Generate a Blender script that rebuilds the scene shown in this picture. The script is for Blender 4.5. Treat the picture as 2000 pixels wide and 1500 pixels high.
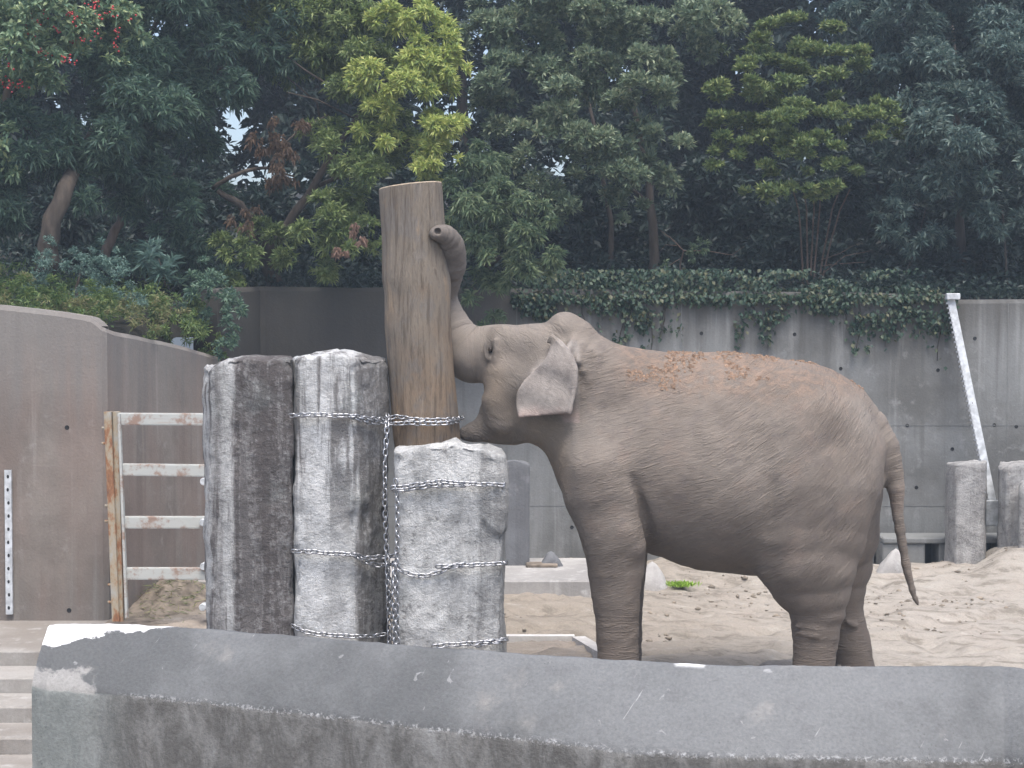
import bpy, math, random
import numpy as np
from mathutils import Vector, Matrix

for _o in list(bpy.data.objects):
    bpy.data.objects.remove(_o, do_unlink=True)
scene = bpy.context.scene
R = math.radians

# ------------------------------------------------------------------ camera, sky, sun, exposure
CAM_Z, FPX, HORIZON = 2.6, 3400.0, 637.0
PITCH = -math.atan((750.0 - HORIZON) / FPX)
cam_data = bpy.data.cameras.new('camera')
cam_data.sensor_width = 36.0
cam_data.lens = 36.0 * FPX / 2000.0
cam_data.clip_start = 0.1
cam_data.clip_end = 500.0
cam = bpy.data.objects.new('camera', cam_data)
cam.location = (0, 0, CAM_Z)
cam.rotation_euler = (R(90) + PITCH, 0, 0)
scene.collection.objects.link(cam)
scene.camera = cam

SUN_EL, SUN_ROT = R(68), R(168)
world = bpy.data.worlds.new('World')
scene.world = world
world.use_nodes = True
wn = world.node_tree
bg = wn.nodes['Background']
sky = wn.nodes.new('ShaderNodeTexSky')
sky.sky_type = 'NISHITA'
sky.sun_disc = False
sky.sun_elevation = SUN_EL
sky.sun_rotation = SUN_ROT
sky.air_density = 0.9
sky.dust_density = 4.0
sky.ozone_density = 0.4
wn.links.new(sky.outputs[0], bg.inputs[0])
bg.inputs[1].default_value = 0.13

sun_data = bpy.data.lights.new('sun', 'SUN')
sun_data.energy = 1.5
sun_data.angle = R(36)
sun_data.color = (1.0, 1.0, 0.97)
sun = bpy.data.objects.new('sun', sun_data)
sd = Vector((math.sin(SUN_ROT) * math.cos(SUN_EL), math.cos(SUN_ROT) * math.cos(SUN_EL), math.sin(SUN_EL)))
sun.rotation_euler = sd.to_track_quat('Z', 'Y').to_euler()
sun.location = (0, 0, 20)
scene.collection.objects.link(sun)

vs = scene.view_settings
vs.view_transform = 'Standard'
vs.look = 'None'
vs.gamma = 1.0
vs.use_curve_mapping = False
vs.exposure = 1.22
scene.cycles.max_bounces = 6
scene.cycles.transparent_max_bounces = 4
scene.cycles.use_denoising = True

# ------------------------------------------------------------------ helpers
rng = np.random.default_rng(7)
random.seed(7)
CP, SP = math.cos(PITCH), math.sin(PITCH)


def at(px, py, Y):
    """point on the photograph's sight line through (px, py) at distance Y in front of the camera"""
    cx, cy = (px - 1000.0) / FPX, (750.0 - py) / FPX
    dy = CP - SP * cy
    dz = SP + CP * cy
    t = Y / dy
    return np.array([cx * t, Y, CAM_Z + dz * t])


def link(o, parent=None):
    scene.collection.objects.link(o)
    if parent is not None:
        o.parent = parent
    return o


def tag(o, label=None, cat=None, group=None, kind=None):
    if label: o['label'] = label
    if cat: o['category'] = cat
    if group: o['group'] = group
    if kind: o['kind'] = kind
    return o


def empty(name, loc, label, cat, group=None):
    o = bpy.data.objects.new(name, None)
    o.location = [float(v) for v in loc]
    o.empty_display_size = 0.1
    link(o)
    return tag(o, label, cat, group)


def mesh_np(name, V, quads=None, tris=None, smooth=True):
    V = np.asarray(V, dtype=np.float32).reshape(-1, 3)
    me = bpy.data.meshes.new(name)
    nq = 0 if quads is None else len(quads)
    nt = 0 if tris is None else len(tris)
    idx = []
    if nq: idx.append(np.asarray(quads, dtype=np.int32).ravel())
    if nt: idx.append(np.asarray(tris, dtype=np.int32).ravel())
    idx = np.concatenate(idx)
    me.vertices.add(len(V)); me.vertices.foreach_set('co', V.ravel())
    me.loops.add(len(idx)); me.loops.foreach_set('vertex_index', idx)
    me.polygons.add(nq + nt)
    starts = np.concatenate([np.arange(nq) * 4, nq * 4 + np.arange(nt) * 3]).astype(np.int32)
    me.polygons.foreach_set('loop_start', starts)
    me.update(calc_edges=True)
    me.polygons.foreach_set('use_smooth', np.full(nq + nt, smooth))
    me.validate()
    return me


def obj(name, me, material, parent=None, loc=(0, 0, 0)):
    o = bpy.data.objects.new(name, me)
    if material is not None and len(me.materials) == 0:
        me.materials.append(material)
    o.location = [float(v) for v in loc]
    return link(o, parent)


class MB:
    """collects simple shapes into one mesh"""
    def __init__(s): s.v, s.f = [], []
    def add(s, V, F):
        n = len(s.v); s.v += [tuple(map(float, p)) for p in V]; s.f += [tuple(i + n for i in f) for f in F]; return s
    def box(s, a, b, bev=0.0):
        x0, y0, z0 = a; x1, y1, z1 = b
        if bev <= 0:
            V = [(x, y, z) for z in (z0, z1) for (x, y) in ((x0, y0), (x1, y0), (x1, y1), (x0, y1))]
            return s.add(V, [(3, 2, 1, 0), (4, 5, 6, 7), (0, 1, 5, 4), (1, 2, 6, 5), (2, 3, 7, 6), (3, 0, 4, 7)])
        V = []
        for (z, i) in ((z0, bev), (z0 + bev, 0), (z1 - bev, 0), (z1, bev)):
            for (cx, cy, sx, sy) in ((x0, y0, 1, 1), (x1, y0, -1, 1), (x1, y1, -1, -1), (x0, y1, 1, -1)):
                a_ = (cx + sx * (bev + i * .4), cy + sy * i * .8, z); b_ = (cx + sx * i * .8, cy + sy * (bev + i * .4), z)
                V += ([b_, a_] if sx * sy > 0 else [a_, b_])
        F = [tuple(range(7, -1, -1)), tuple(range(24, 32))]
        for k in range(3):
            for j in range(8):
                F.append((k * 8 + j, k * 8 + (j + 1) % 8, k * 8 + 8 + (j + 1) % 8, k * 8 + 8 + j))
        return s.add(V, F)
    def tube(s, pts, radii, n=8, cap=True):
        V, F = tube_arrays(pts, radii, n, cap); return s.add(V, F)
    def mesh(s, name, smooth=False):
        me = bpy.data.meshes.new(name); me.from_pydata(s.v, [], s.f); me.update()
        me.polygons.foreach_set('use_smooth', np.full(len(me.polygons), smooth)); return me
    def build(s, name, material, parent=None, loc=(0, 0, 0), smooth=False):
        return obj(name, s.mesh(name, smooth), material, parent, loc)


def tube_arrays(pts, radii, n=8, cap=True):
    P = [Vector(p) for p in pts]
    V, F = [], []
    prev = None
    for i, p in enumerate(P):
        t = (P[min(i + 1, len(P) - 1)] - P[max(i - 1, 0)]).normalized()
        if prev is None:
            a = t.orthogonal().normalized()
        else:
            a = (prev - t * prev.dot(t)).normalized()
        prev = a
        b = t.cross(a)
        for j in range(n):
            an = 2 * math.pi * j / n
            V.append(p + (a * math.cos(an) + b * math.sin(an)) * radii[i])
    for i in range(len(P) - 1):
        for j in range(n):
            F.append((i * n + j, i * n + (j + 1) % n, (i + 1) * n + (j + 1) % n, (i + 1) * n + j))
    if cap:
        F.append(tuple(range(n - 1, -1, -1))); F.append(tuple((len(P) - 1) * n + j for j in range(n)))
    return V, F


def hash01(ix, iy, iz, seed):
    h = (ix.astype(np.int64) * 374761393 + iy.astype(np.int64) * 668265263 + iz.astype(np.int64) * 1442695041 + seed * 974634541) & 0xFFFFFFFF
    h = ((h ^ (h >> 13)) * 1274126177) & 0xFFFFFFFF
    h = ((h ^ (h >> 15)) * 2246822519) & 0xFFFFFFFF
    return ((h ^ (h >> 16)) & 0xFFFFFF) / float(0xFFFFFF)


def vnoise(p, seed=0):
    p = np.asarray(p, dtype=np.float64)
    i = np.floor(p).astype(np.int64); f = p - i
    u = f * f * (3 - 2 * f)
    out = 0
    for dx in (0, 1):
        wx = u[..., 0] if dx else 1 - u[..., 0]
        for dy in (0, 1):
            wy = u[..., 1] if dy else 1 - u[..., 1]
            for dz in (0, 1):
                wz = u[..., 2] if dz else 1 - u[..., 2]
                out = out + wx * wy * wz * hash01(i[..., 0] + dx, i[..., 1] + dy, i[..., 2] + dz, seed)
    return out * 2 - 1


def fbm(p, octaves=4, seed=0, gain=0.5):
    p = np.asarray(p, dtype=np.float64)
    a, s, out = 1.0, 1.0, 0
    for k in range(octaves):
        out = out + a * vnoise(p * s, seed + k * 17); a *= gain; s *= 2.03
    return out


def unit(v):
    return v / np.maximum(np.linalg.norm(v, axis=-1, keepdims=True), 1e-9)


# ------------------------------------------------------------------ material helpers
class NT:
    def __init__(s, name):
        s.m = bpy.data.materials.new(name); s.m.use_nodes = True
        s.t = s.m.node_tree; s.N = s.t.nodes; s.L = s.t.links
        s.b = s.N['Principled BSDF']; s.out = s.N['Material Output']
        s.tc = s.N.new('ShaderNodeTexCoord')
        s.O = s.tc.outputs['Object']
    def put(s, sock, v):
        if isinstance(v, bpy.types.NodeSocket): s.L.new(v, sock)
        elif v is not None:
            try: sock.default_value = v
            except Exception: sock.default_value = tuple(v) + (1.0,)
    def vm(s, op, a, b=None):
        n = s.N.new('ShaderNodeVectorMath'); n.operation = op
        s.put(n.inputs[0], a)
        if b is not None: s.put(n.inputs[1], b)
        return n.outputs[0]
    def math(s, op, a, b=None, clamp=False):
        n = s.N.new('ShaderNodeMath'); n.operation = op; n.use_clamp = clamp
        s.put(n.inputs[0], a)
        if b is not None: s.put(n.inputs[1], b)
        return n.outputs[0]
    def scale(s, v, xyz): return s.vm('MULTIPLY', v, xyz)
    def rot(s, v, euler):
        n = s.N.new('ShaderNodeMapping'); s.put(n.inputs[0], v); n.inputs['Rotation'].default_value = euler; return n.outputs[0]
    def noise(s, v, sc, det=4, ro=0.55, dist=0.0):
        n = s.N.new('ShaderNodeTexNoise'); s.put(n.inputs['Vector'], v)
        n.inputs['Scale'].default_value = sc; n.inputs['Detail'].default_value = det
        n.inputs['Roughness'].default_value = ro; n.inputs['Distortion'].default_value = dist
        return n.outputs[0]
    def voro(s, v, sc, feat='F1', rnd=1.0):
        n = s.N.new('ShaderNodeTexVoronoi'); n.feature = feat; s.put(n.inputs['Vector'], v)
        n.inputs['Scale'].default_value = sc; n.inputs['Randomness'].default_value = rnd
        return n.outputs[0]
    def ramp(s, f, stops, interp='LINEAR'):
        n = s.N.new('ShaderNodeValToRGB'); s.put(n.inputs[0], f); cr = n.color_ramp; cr.interpolation = interp
        while len(cr.elements) < len(stops): cr.elements.new(0.5)
        for e, (p, c) in zip(cr.elements, stops):
            e.position = p
            if isinstance(c, (int, float)): c = (c, c, c)
            e.color = tuple(c) + (1.0,)
        return n.outputs[0]
    def step(s, f, a, b):
        n = s.N.new('ShaderNodeMapRange'); n.interpolation_type = 'SMOOTHSTEP'; n.clamp = True
        s.put(n.inputs[0], f); n.inputs[1].default_value = a; n.inputs[2].default_value = b
        return n.outputs[0]
    def mix(s, f, a, b, blend='MIX'):
        n = s.N.new('ShaderNodeMix'); n.data_type = 'RGBA'; n.blend_type = blend
        s.put(n.inputs[0], f)
        for k, v in ((6, a), (7, b)):
            if isinstance(v, bpy.types.NodeSocket): s.L.new(v, n.inputs[k])
            else: n.inputs[k].default_value = tuple(v) + (1.0,)
        return n.outputs[2]
    def xyz(s, v):
        n = s.N.new('ShaderNodeSeparateXYZ'); s.put(n.inputs[0], v); return n.outputs
    def attr(s, name):
        n = s.N.new('ShaderNodeAttribute'); n.attribute_name = name; return n
    def bump(s, h, strength=0.3, dist=0.02, nrm=None):
        n = s.N.new('ShaderNodeBump'); n.inputs['Strength'].default_value = strength; n.inputs['Distance'].default_value = dist
        s.put(n.inputs['Height'], h)
        if nrm is not None: s.L.new(nrm, n.inputs['Normal'])
        return n.outputs[0]
    def done(s, col, rough=0.85, nrm=None, metal=0.0, spec=0.3):
        s.put(s.b.inputs['Base Color'], col); s.put(s.b.inputs['Roughness'], rough)
        s.put(s.b.inputs['Metallic'], metal); s.b.inputs['Specular IOR Level'].default_value = spec
        if nrm is not None: s.L.new(nrm, s.b.inputs['Normal'])
        return s.m


def concrete_mat(name, base, dark, light, streak=0.6, red=0.0, redcol=(0.25, 0.17, 0.14), shade_stain=None, greytop=False):
    n = NT(name)
    big = n.noise(n.O, 0.9, 5, 0.6)
    st = n.noise(n.scale(n.O, (7.0, 7.0, 0.35)), 1.0, 5, 0.6, 0.3)
    fine = n.noise(n.O, 45, 4, 0.65)
    mid = n.noise(n.O, 6, 5, 0.62)
    c = n.mix(n.step(big, 0.38, 0.66), base, dark)
    c = n.mix(n.math('MULTIPLY', n.step(st, 0.50, 0.70), streak), c, dark)
    c = n.mix(n.math('MULTIPLY', n.step(st, 0.44, 0.30), streak * 0.7), c, light)
    c = n.mix(n.math('MULTIPLY', n.step(mid, 0.56, 0.72), 0.5), c, light)
    if shade_stain:
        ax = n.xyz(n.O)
        shade_f = n.math('ADD', n.math('ADD', ax[0], n.math('MULTIPLY', n.math('SUBTRACT', big, 0.5), 1.6)), n.math('MULTIPLY', n.math('SUBTRACT', ax[2], 2.6), -0.8))
        c = n.mix(n.math('MULTIPLY', n.step(shade_f, shade_stain + 0.7, shade_stain - 0.7), 0.9), c, (0.034, 0.031, 0.029))  # shade under the trees painted dark over the left part, with some dirt
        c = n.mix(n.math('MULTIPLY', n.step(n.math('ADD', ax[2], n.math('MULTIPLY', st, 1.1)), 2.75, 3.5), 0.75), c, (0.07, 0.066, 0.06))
    if red: c = n.mix(n.math('MULTIPLY', n.step(n.noise(n.scale(n.O, (1.6, 1.6, 0.5)), 1.0, 4), 0.36, 0.60), red), c, redcol)
    if greytop:
        gz_ = n.math('ADD', n.xyz(n.O)[2], n.math('MULTIPLY', n.math('SUBTRACT', st, 0.5), 2.2))
        c = n.mix(n.math('MULTIPLY', n.step(gz_, 1.5, 2.6), 0.65), c, (0.175, 0.172, 0.165))
        c = n.mix(n.math('MULTIPLY', n.step(gz_, 0.55, -0.1), 0.5), c, (0.15, 0.14, 0.128))
    c = n.mix(0.55, c, n.ramp(fine, [(0.25, 0.45), (0.75, 0.62)]), 'OVERLAY')
    pits = n.step(n.voro(n.O, 28), 0.16, 0.05)
    pm = n.math('MULTIPLY', pits, n.step(n.noise(n.O, 3.0, 3), 0.5, 0.6))
    c = n.mix(n.math('MULTIPLY', pm, 0.6), c, tuple(v * 0.4 for v in base))
    h = n.math('ADD', fine, n.math('MULTIPLY', mid, 1.5))
    return n.done(c, 0.9, n.bump(h, 0.35, 0.01), spec=0.25)


M = {}
M['wall_back'] = concrete_mat('weathered_concrete', (0.188, 0.192, 0.19), (0.11, 0.109, 0.104), (0.275, 0.278, 0.275), 0.65, shade_stain=2.7)
M['wall_left'] = concrete_mat('stained_concrete', (0.235, 0.209, 0.185), (0.14, 0.12, 0.105), (0.31, 0.296, 0.277), 0.75, 0.55, (0.20, 0.15, 0.128), greytop=True)
M['wall_plain'] = concrete_mat('plain_concrete', (0.188, 0.192, 0.19), (0.125, 0.126, 0.122), (0.265, 0.27, 0.268), 0.5)
M['slab_white'] = concrete_mat('white_slab_concrete', (0.58, 0.56, 0.54), (0.42, 0.4, 0.38), (0.7, 0.69, 0.68), 0.3)
M['step'] = concrete_mat('step_concrete', (0.30, 0.285, 0.265), (0.2, 0.18, 0.16), (0.42, 0.41, 0.39), 0.3)
M['pale_concrete'] = concrete_mat('pale_concrete', (0.40, 0.385, 0.37), (0.26, 0.25, 0.24), (0.55, 0.54, 0.53), 0.4)
M['dark_slab'] = concrete_mat('dark_slab_stone', (0.155, 0.16, 0.168), (0.1, 0.1, 0.105), (0.24, 0.24, 0.25), 0.6)


def plain_mat(name, col, rough=0.7, metal=0.0, var=0.25, sc=12.0):
    n = NT(name)
    f = n.noise(n.O, sc, 4)
    c = n.mix(n.step(f, 0.3, 0.7), tuple(v * (1 - var) for v in col), tuple(min(1, v * (1 + var)) for v in col))
    return n.done(c, rough, None, metal)


M['hole'] = plain_mat('dark_hollow', (0.02, 0.02, 0.022), 0.9)
M['dirt'] = plain_mat('dirt', (0.18, 0.15, 0.12), 0.95, 0, 0.35, 9)
M['bark'] = None

n = NT('bark')
f = n.noise(n.scale(n.O, (14, 14, 2.5)), 1, 5, 0.6)
M['bark'] = n.done(n.ramp(f, [(0.3, (0.03, 0.024, 0.02)), (0.7, (0.09, 0.072, 0.058))]), 0.9, n.bump(f, 0.6, 0.02))
n = NT('reddish_bark')
f = n.noise(n.scale(n.O, (20, 20, 3)), 1, 4, 0.6)
M['bark_red'] = n.done(n.ramp(f, [(0.3, (0.09, 0.065, 0.05)), (0.7, (0.2, 0.14, 0.11))]), 0.9, n.bump(f, 0.5, 0.01))

n = NT('galvanised_steel')
f = n.noise(n.O, 40, 3)
M['steel'] = n.done(n.ramp(f, [(0.3, (0.28, 0.285, 0.30)), (0.7, (0.48, 0.485, 0.51))]), 0.38, None, 0.9)

n = NT('rusty_white_paint')
f = n.noise(n.O, 7, 6, 0.7)
f2 = n.noise(n.scale(n.O, (3, 3, 30)), 1, 4, 0.6)
c = n.mix(n.math('MULTIPLY', n.step(f, 0.48, 0.64), 0.8), (0.42, 0.43, 0.41), (0.24, 0.135, 0.09))
c = n.mix(n.math('MULTIPLY', n.step(f2, 0.55, 0.75), 0.5), c, (0.3, 0.2, 0.14))
M['rust_white'] = n.done(c, 0.75, n.bump(f, 0.3, 0.004))
n = NT('rusty_post_paint')
f = n.noise(n.scale(n.O, (9, 9, 4.0)), 1, 6, 0.7)
M['rust_post'] = n.done(n.ramp(f, [(0.34, (0.34, 0.335, 0.31)), (0.50, (0.33, 0.27, 0.19)), (0.57, (0.27, 0.13, 0.065)), (0.70, (0.12, 0.065, 0.05))]), 0.8, n.bump(f, 0.3, 0.004))
M['white_metal'] = plain_mat('worn_white_metal', (0.47, 0.49, 0.51), 0.6, 0, 0.25, 14)

# ------------------------------------------------------------------ ground, yard, hillside
def grid_mesh(name, xs, ys, zf, keep=None):
    X, Y = np.meshgrid(xs, ys, indexing='ij')
    Z = zf(X, Y)
    V = np.stack([X, Y, Z], -1).reshape(-1, 3)
    nx, ny = len(xs), len(ys)
    I = np.arange(nx * ny).reshape(nx, ny)
    Q = np.stack([I[:-1, :-1], I[1:, :-1], I[1:, 1:], I[:-1, 1:]], -1).reshape(-1, 4)
    if keep is not None:
        cx = (X[:-1, :-1] + X[1:, 1:]) / 2; cy = (Y[:-1, :-1] + Y[1:, 1:]) / 2
        Q = Q[keep(cx, cy).ravel()]
    return mesh_np(name, V, Q)


g = MB().box((-150, -150, -1.6), (150, 250, -1.4))
tag(g.build('ground', M['dirt']), kind='structure')

n = NT('sand')
big = n.noise(n.O, 0.55, 4, 0.6)
mid = n.noise(n.scale(n.rot(n.O, (0, 0, 0.25)), (0.8, 2.4, 1.0)), 3.0, 6, 0.72)
fine = n.noise(n.O, 70, 3, 0.7)
c = n.mix(n.step(n.xyz(n.O)[0], -0.5, 4.0), (0.25, 0.216, 0.177), (0.315, 0.287, 0.252))
c = n.mix(n.math('MULTIPLY', n.step(mid, 0.49, 0.63), 0.75), c, (0.16, 0.14, 0.115))
c = n.mix(n.math('MULTIPLY', n.step(mid, 0.46, 0.30), 0.6), c, (0.40, 0.375, 0.335))
c = n.mix(n.math('MULTIPLY', n.step(big, 0.5, 0.72), 0.5), c, (0.33, 0.28, 0.24))
c = n.mix(0.6, c, n.ramp(fine, [(0.25, 0.4), (0.75, 0.62)]), 'OVERLAY')
h = n.math('ADD', n.math('MULTIPLY', n.noise(n.O, 9, 6, 0.7), 2.0), n.math('MULTIPLY', fine, 0.5))
M['sand'] = n.done(c, 0.95, n.bump(h, 0.5, 0.04), spec=0.2)


def sand_z(X, Y):
    P = np.stack([X * 0.5, Y * 0.5, 0 * X], -1)
    z = 0.05 * fbm(P, 3, 5)
    z = z + 0.030 * fbm(np.stack([X * 1.6 + Y * .6, Y * 3.6 - X * 0.5, 0 * X], -1), 4, 9, 0.6)
    tr = vnoise(np.stack([X * 0.7 + 3, Y * 2.6 - X * 0.45, 0 * X], -1), 31)
    z = z - 0.07 * np.clip(1 - np.abs(tr) * 4, 0, 1)
    clod = fbm(np.stack([X * 6, Y * 6, 0 * X], -1), 3, 77)
    z = z + 0.035 * np.clip(clod - 0.25, 0, 1)
    mound = np.exp(-((X - 5.4) / 0.95) ** 2 - ((Y - 18.1) / 0.9) ** 2) * 0.22
    mound = mound + np.exp(-((X - 2.3) / 1.0) ** 2 - ((Y - 18.6) / 0.9) ** 2) * 0.08
    z = z + mound * (1 + 0.25 * fbm(np.stack([X * 1.5, Y * 1.5, 0 * X], -1), 3, 41))
    for (fx, fy) in ((0.76, 12.3), (0.76, 12.9), (2.2, 12.3), (2.5, 12.9)):
        w = np.exp(-((X - fx) ** 2 + (Y - fy) ** 2) / 0.18)
        z = z * (1 - w) - 0.005 * w
    return z


xs = np.concatenate([np.arange(-3.3, 6.2, 0.035), np.linspace(6.2, 30, 30)])
ys = np.concatenate([np.arange(11.3, 19.56, 0.035)])
tag(obj('sand_yard', grid_mesh('sand_yard', xs, ys, sand_z, lambda x, y: (x > -2.5) | (y > 14.2)), M['sand']), kind='structure')
m = MB().box((-2.5, 11.05, -1.4), (30, 11.28, -0.06), 0.02)
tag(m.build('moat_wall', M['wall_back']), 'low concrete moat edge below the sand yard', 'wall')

n = NT('leaf_litter')
f = n.noise(n.O, 5, 6, 0.7)
M['litter'] = n.done(n.ramp(f, [(0.3, (0.010, 0.011, 0.009)), (0.55, (0.02, 0.019, 0.015)), (0.75, (0.035, 0.03, 0.022))]), 0.95, n.bump(f, 0.6, 0.05))


def hill_z(X, Y):
    z = 2.82 + 0.20 * np.clip(Y - 19.9, 0, 7) + 0.09 * np.clip(Y - 27, 0, 60)
    return z + 0.12 * fbm(np.stack([X * .7, Y * .7, 0 * X], -1), 3, 3)


def bank_z(X, Y):
    t = np.clip((Y - 15.6) / 4.3, 0, 1)
    z = 2.42 + 0.55 * t + 0.12 * np.clip(-X - 4.5, 0, 6)
    z = np.where(X > np.interp(Y, [15.5, 17.85, 19.9], [-3.95, -3.4, -3.2]), z - 0.2, z)
    return z + 0.06 * fbm(np.stack([X, Y, 0 * X], -1), 3, 8)


tag(obj('hillside', grid_mesh('hillside', np.linspace(-40, 40, 160), np.linspace(19.72, 80, 130), hill_z), M['litter']), kind='structure')
tag(obj('bank', grid_mesh('bank', np.linspace(-20, -2.85, 100), np.linspace(15.5, 19.9, 50), bank_z, lambda x, y: x < np.interp(y, [15.5, 17.85, 19.9], [-3.78, -3.2, -3.0])), M['litter']), kind='structure')


# ------------------------------------------------------------------ concrete walls
def wall_path(name, pts, zbot, thick, material, lab, cat='wall', rough=0.004):
    """pts: (x, y, ztop) running left to right as the visitor sees the front"""
    P = np.array(pts, float)
    seg = np.linalg.norm(np.diff(P[:, :2], axis=0), axis=1); s = np.concatenate([[0], np.cumsum(seg)])
    S = np.unique(np.concatenate([np.linspace(0, s[-1], int(s[-1] / 0.12) + 2), s]))
    C = np.stack([np.interp(S, s, P[:, k]) for k in range(3)], 1)
    t = np.gradient(C[:, :2], axis=0); t = unit(t)
    nb = np.stack([-t[:, 1], t[:, 0]], 1)
    ztop = C[:, 2] + rough * fbm(np.stack([S * 3, S * 0, S * 0], -1), 3, 4)
    rows = []
    for fz in (0.0, 0.5, 0.985): rows.append(np.column_stack([C[:, :2], zbot + (ztop - zbot) * fz]))
    rows.append(np.column_stack([C[:, :2] + nb * 0.02, ztop]))
    rows.append(np.column_stack([C[:, :2] + nb * (thick - 0.02), ztop]))
    rows.append(np.column_stack([C[:, :2] + nb * thick, ztop - 0.02]))
    rows.append(np.column_stack([C[:, :2] + nb * thick, np.full(len(S), zbot)]))
    V = np.stack(rows, 0); k, m_ = V.shape[:2]
    I = np.arange(k * m_).reshape(k, m_)
    Q = np.stack([I[:-1, :-1], I[:-1, 1:], I[1:, 1:], I[1:, :-1]], -1).reshape(-1, 4)
    org = P[0] * np.array([1, 1, 0])
    tri = []
    for end, fl in ((0, False), (m_ - 1, True)):
        for (a_, b_, c_) in ((0, 2, 5), (0, 5, 6), (2, 3, 4), (2, 4, 5)):
            tri.append((I[a_, end], I[c_, end], I[b_, end]) if fl else (I[a_, end], I[b_, end], I[c_, end]))
    o = obj(name, mesh_np(name, V.reshape(-1, 3) - org, Q, tri, False), material, None, org)
    return tag(o, lab, cat)


def xz(px, py, Y): return at(px, py, Y)


lw = [(-14, 15.3, 3.0), (-6.5, 15.3, 2.92)]
for px, py in ((0, 595), (60, 602), (120, 610), (165, 617), (178, 620), (190, 629), (198, 637)):
    lw.append(tuple(at(px, py, 15.3)))
lw += [(-3.565, 15.33, 2.585), (-3.55, 15.40, 2.57), (-3.52, 15.5, 2.555), (-3.30, 16.4, 2.46), (-3.12, 17.2, 2.37), (-2.98, 17.84, 2.28)]
left_wall = wall_path('concrete_wall', lw, -0.1, 0.3, M['wall_left'], 'reddish stained concrete wall with sloping top on the left behind the gate')
bw = [(-3.02, 17.86, 2.97), (-3.0, 17.9, 2.98), (-2.81, 19.45, 3.04), (-2.76, 19.5, 3.04), (0.2, 19.5, 3.02), (4.95, 19.5, 2.96), (5.0, 19.5, 2.9), (14, 19.5, 2.88), (30, 19.5, 2.9)]
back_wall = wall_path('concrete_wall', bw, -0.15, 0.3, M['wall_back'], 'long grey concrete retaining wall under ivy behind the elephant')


def tie_holes(parent, spots, Y):
    base = None
    for px, py in spots:
        p = at(px, py, Y)
        if base is None:
            m = MB(); K = 12
            ring = [(0.021, -0.0025), (0.017, -0.005), (0.012, -0.003)]
            V = [(r * math.cos(2 * math.pi * j / K), y, r * math.sin(2 * math.pi * j / K)) for r, y in ring for j in range(K)]
            F = [(a * K + j, a * K + (j + 1) % K, (a + 1) * K + (j + 1) % K, (a + 1) * K + j) for a in range(2) for j in range(K)]
            F.append(tuple(2 * K + j for j in range(K)))
            base = m.add(V, F).mesh('tie_hole')
        o = obj('tie_hole', base, M['hole'], parent)
        o.location = Vector(p) - Vector(parent.location)


tie_holes(left_wall, [(131, 835), (135, 1192)], 15.3)
tie_holes(back_wall, [(1370, 651), (1552, 653), (1642, 720), (1832, 723), (1904, 661), (1772, 831), (1942, 830), (1985, 833), (1860, 877), (1790, 952), (1117, 1030), (905, 873)], 19.5)

# seams left by the formwork
for (x0, z0, x1, z1) in ((-2.6, 1.485, 13, 1.495), (-2.6, 0.58, 13, 0.588), (1.895, -0.1, 1.903, 2.9), (3.72, -0.1, 3.727, 2.9), (5.55, -0.1, 5.556, 2.85), (0.05, -0.1, 0.057, 2.9)):
    b0 = Vector(back_wall.location)
    m = MB().box(Vector((x0, 19.4965, z0)) - b0, Vector((x1, 19.51, z1)) - b0)
    m.build('form_seam', M['wall_plain'], back_wall)

# ------------------------------------------------------------------ low parapet in the foreground
n = NT('parapet_concrete')
av = n.attr('band').outputs['Vector']
bs = n.xyz(av)                                   # x: metres along the wall, y: 0 at the crease .. 1 at the ridge, negative below
big = n.noise(n.O, 1.1, 5, 0.6)
fine = n.noise(n.O, 60, 4, 0.7)
mid = n.noise(n.O, 9, 5, 0.65)
c = n.mix(n.step(n.math('ADD', big, n.math('MULTIPLY', bs[0], 0.03)), 0.40, 0.68), (0.088, 0.091, 0.093), (0.148, 0.152, 0.155))
c = n.mix(n.math('MULTIPLY', n.step(mid, 0.5, 0.66), 0.3), c, (0.10, 0.10, 0.105))
c = n.mix(n.math('MULTIPLY', n.step(n.noise(n.O, 2.7, 4), 0.60, 0.74), 0.5), c, (0.29, 0.275, 0.255))
c = n.mix(n.math('MULTIPLY', n.step(n.noise(n.scale(n.O, (9, 9, 9)), 1, 4, 0.55, 1.2), 0.69, 0.73), 0.35), c, (0.40, 0.40, 0.40))
scr = n.noise(n.scale(n.rot(n.O, (0, 0.9, 0.3)), (4, 4, 55)), 1, 2, 0.5)
c = n.mix(n.math('MULTIPLY', n.step(scr, 0.72, 0.76), 0.35), c, (0.5, 0.5, 0.5))
low = n.step(bs[1], 0.01, -0.02)
st = n.noise(n.scale(n.O, (4.5, 4.5, 2.0)), 1.5, 7, 0.68, 0.6)
cl = n.ramp(st, [(0.30, (0.225, 0.227, 0.222)), (0.46, (0.16, 0.158, 0.152)), (0.58, (0.10, 0.097, 0.092)), (0.72, (0.185, 0.185, 0.18))])
cl = n.mix(n.math('MULTIPLY', n.step(n.noise(n.O, 22, 4, 0.7), 0.5, 0.62), 0.3), cl, (0.08, 0.077, 0.072))
cl = n.mix(n.math('MULTIPLY', n.step(bs[0], 0.55, 0.15), 0.5), cl, (0.22, 0.25, 0.245))
c = n.mix(low, c, cl)
edge = n.math('MULTIPLY', n.step(bs[1], -0.05, -0.01), n.step(bs[1], 0.05, 0.0))
chip = n.math('MULTIPLY', edge, n.step(n.noise(n.O, 42, 4, 0.8), 0.50, 0.60))
chip = n.math('MULTIPLY', chip, n.step(bs[0], 0.35, 0.6))
c = n.mix(n.math('MULTIPLY', chip, 0.6), c, (0.40, 0.405, 0.41))
wob = n.math('MULTIPLY', n.math('SUBTRACT', n.noise(n.O, 7, 5, 0.65), 0.5), 0.55)
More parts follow.
